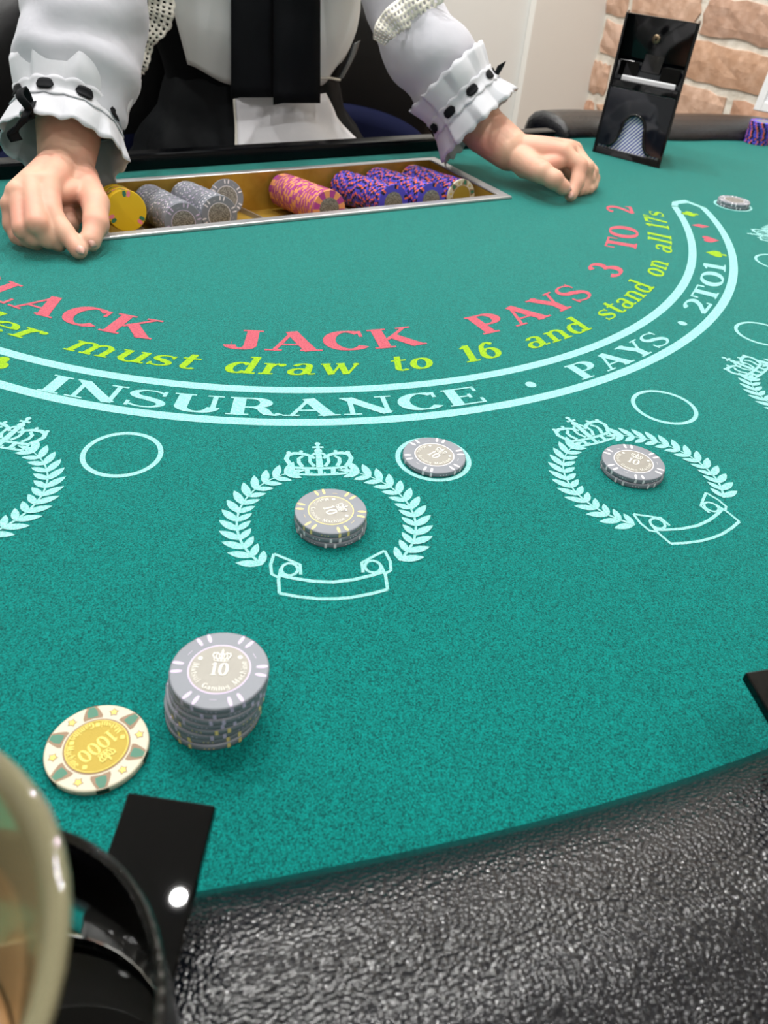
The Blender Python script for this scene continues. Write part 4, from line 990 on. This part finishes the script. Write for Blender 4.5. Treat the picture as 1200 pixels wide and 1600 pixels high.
# --- torso clothes
def interp(tab, z):
    for (z0, v0), (z1, v1) in zip(tab, tab[1:]):
        if z <= z1: t = max(0, (z-z0)/(z1-z0)); t = t*t*(3-2*t); return v0+(v1-v0)*t
    return tab[-1][1]
HW = [(-.10, .142), (.04, .124), (.15, .150), (.26, .165), (.36, .168), (.405, .140), (.43, .075)]
HD = [(-.10, .118), (.04, .100), (.13, .128), (.20, .136), (.28, .122), (.36, .098), (.405, .078), (.43, .055)]
def TP(a, z, off=0): a = rd(a); return Vector((.10+(interp(HW, z)+off)*math.sin(a), .47-(interp(HD, z)+off)*math.cos(a), z))
rows = [[TP(360*j/72, z_, .004+.003*mnoise.noise(Vector((j*.35, z_*14, 1)))) for j in range(72)] for z_ in [-.10+.53*i/40 for i in range(41)]]
MB().grid(rows, True).build('black_vest', 'vest', PER, smooth=True, solid=.002)
def zbot(a): return interp([(-60, .078), (-30, .058), (0, .043), (30, .056), (48, .082), (64, .125)], a)
rows = []
for j in range(41):
    a = -59+123*j/40; zb_ = zbot(a)
    rows.append([TP(a, .40+(zb_-.40)*i/40, .0085+.0022*mnoise.noise(Vector((a*.06, i*.2, 3)))) for i in range(41)])
bib = MB().grid(rows).build('blouse_front', 'bib', PER, smooth=True, solid=.0016); bib['label'] = 'pale grey-white blouse front'
rows = []
for da in (-.4, .4): rows.append([TP(-27+da+2*i/30, .39+(.052-.39)*i/30, .0100) for i in range(31)])
MB().grid(rows).build('bib_seam', 'bib', bib, smooth=True, solid=.0012)
# broad black neck ribbon: two hanging tails and bow loops above the picture
def tail(xl, xr, yb, Y, name):
    rows = []
    for i in range(15):
        py = -95+(yb+95)*i/14; yy = Y+.004*math.sin(i*.5)*(1-i/14)
        rows.append([PY(xl+(xr-xl)*k/5, py+(3 if k == 0 else 0)*(i == 14), yy+.0035*abs(k-2.5)/2.5+.003*mnoise.noise(Vector((k*.5, i*.3, xl)))) for k in range(6)])
    MB().grid(rows).build(name, 'ribbon', PER, smooth=True, solid=.0022)
tail(361, 432, 152, .322, 'ribbon_tail'); tail(427, 500, 161, .314, 'ribbon_tail')
for s in (-1, 1):
    c = Vector((.092, .320, .262)); rows = []
    for i in range(13):
        f = PI*i/12; rows.append([c+Vector((s*(.015+.075*math.sin(f)), -.012*math.cos(f)-.004, dz*(.6+.5*math.sin(f)))) for dz in (-.045, -.02, .02, .045)])
    MB().grid(rows).build('bow_loop', 'ribbon', PER, smooth=True, solid=.002)
MB().box((.072, .302, .238), (.114, .326, .286)).build('bow_knot', 'ribbon', PER, bevel=.006)
# skirt over the lap
SHW = [(-.45, .25), (-.20, .25), (-.10, .225), (-.04, .180), (.02, .140), (.066, .127)]
SHD = [(-.45, .21), (-.20, .215), (-.10, .200), (-.04, .160), (.02, .120), (.066, .106)]
def KP(a, z, off=0):
    fold = .006*math.sin(rd(a)*9+z*14)*min(1, max(0, (.06-z)/.1)); a = rd(a)
    return Vector((.10+(interp(SHW, z)+off+fold)*math.sin(a), .47-(interp(SHD, z)+off+fold)*math.cos(a), z))
rows = [[KP(360*j/96, z_) for j in range(96)] for z_ in [-.45+.516*i/36 for i in range(37)]]
MB().grid(rows, True).build('black_skirt', 'skirt', PER, smooth=True, solid=.002)
rows = []
for i in range(25):
    t = i/24; z_ = .046-.26*t
    aL = -30+4*min(1, t*2); aR = 31+27*min(1, t*2)
    rows.append([KP(aL+(aR-aL)*k/20, z_, .007+.004*mnoise.noise(Vector((k*.22, t*5, 7)))) for k in range(21)])
ap = MB().grid(rows).build('white_apron', 'apron', PER, smooth=True, solid=.0016)
rows = [[KP(-30+4*min(1, i/24*2)+d, .046-.26*i/24, .0095) for d in (-.7, .5)] for i in range(25)]
MB().grid(rows).build('apron_piping', 'lace', ap, smooth=True, solid=.001)
ribbon([PY(557, 66, .425), PY(548, 92, .41), PY(530, 126, .385)], (.017, .006, .005), 'clear_strap', 'gauze', PER)
MB().tube([PY(500, 123, .362), PY(516, 122, .366), PY(531, 125, .374)], .0017, 8).build('white_cord', 'lace', PER, smooth=True)
# lace trims: real openwork strips
def lace(cl, wd, Y, name, rag=.0):
    pts = catmull([PY(x, y, yy) for (x, y), yy in zip(cl, Y)], 9); N = len(pts); nc = 9; fr = frames(pts); W = []
    for i in range(N):
        u = i/(N-1)*(len(wd)-1); k = min(int(u), len(wd)-2); W.append(wd[k]+(wd[k+1]-wd[k])*(u-k))
    vs = []; view = []
    for i, (p, t, a, b) in enumerate(fr):
        v = (p-CAM).normalized(); s = t.cross(v).normalized(); sc = 1+.16*abs(math.sin(i*.8))
        for j in range(nc+1): e = -1+2*j/nc; vs.append(p+s*(W[i]/2*e*(sc if e > 0 else 1))-v*(.004*math.cos(e*2.2)+.0025*math.sin(i*.55+e)))
    fs = []
    for i in range(N-1):
        for j in range(nc):
            if (i % 2 == 1) and (j in (1, 3, 5, 7)): continue
            fs.append((i*(nc+1)+j, i*(nc+1)+j+1, (i+1)*(nc+1)+j+1, (i+1)*(nc+1)+j))
    MB().add(vs, fs).build(name, 'lace', PER, smooth=True, solid=.0008)
lace([(254, -40), (252, 0), (247, 32), (229, 62), (215, 92), (206, 112), (214, 132)], [.030, .030, .029, .018, .026, .025, .010], [.345, .345, .34, .335, .33, .33, .33], 'lace_trim')
lace([(690, -30), (668, -6), (640, 14), (616, 30), (600, 48), (592, 66)], [.030, .028, .030, .028, .024, .014], [.150, .147, .145, .148, .155, .165], 'lace_trim')

# ------------------------------------------------------------------ dealer's chair
CH = empty('office_chair', (.08, .62, FLOOR), 'black leather chair with navy cushion behind the dealer', 'chair')
def selc(hw, hz, zc, n=3.2, k=64):
    q = []
    for i in range(k):
        a = 2*PI*i/k; c, s = math.cos(a), math.sin(a)
        q.append((hw*math.copysign(abs(c)**(2/n), c), zc+hz*math.copysign(abs(s)**(2/n), s)))
    return q
def cushion(hw, hz, zc, y0, y1, name, m, cx=.08, curve=.12):
    rows = []; r = (y1-y0)/2
    for i in range(9):
        e = -PI/2+PI*i/8; sh = r*(1-math.cos(e))*1.0
        rows.append([(cx+x*(1-sh/hw), (y0+y1)/2+r*math.sin(e)-curve*(x/hw)**2*.6, zc+(z_-zc)*(1-sh/hz)) for x, z_ in selc(hw, hz, zc)])
    return MB().grid(rows, True, cap=True).build(name, m, CH, smooth=True)
cushion(.425, .280, -.10, .63, .73, 'backrest', 'leather_s', cx=.095)
cushion(.405, .165, -.172, .590, .642, 'lumbar_cushion', 'navy', cx=.095, curve=.12)
rows = [[(.08+.26*c_*f_, .50+.24*s_*f_, zc_) for c_, s_ in [(math.copysign(abs(math.cos(2*PI*j/48))**.6, math.cos(2*PI*j/48)), math.copysign(abs(math.sin(2*PI*j/48))**.6, math.sin(2*PI*j/48))) for j in range(48)]] for f_, zc_ in ((.9, -.40), (1, -.385), (1, -.34), (.93, -.322), (.5, -.318))]
MB().grid(rows, True, cap=True).build('seat', 'navy', CH, smooth=True)
MB().lathe([(.03, -.66), (.03, -.40)], 20, (.08, .50, 0)).build('gas_column', 'steel', CH, smooth=True)
for k in range(5):
    a = 2*PI*k/5+.3; c = Vector((.08, .50, 0)); d = Vector((math.cos(a), math.sin(a), 0))
    MB().tube([c+Vector((0, 0, -.655)), c+d*.15+Vector((0, 0, -.675)), c+d*.27+Vector((0, 0, -.695))], [.020, .016, .012], 10).build('leg', 'lacquer', CH, smooth=True)
    q = c+d*.27; MB().lathe([(.004, -.749), (.020, -.745), (.022, -.72), (.012, -.70)], 16, (q.x, q.y, 0)).build('caster', 'lacquer', CH, smooth=True)
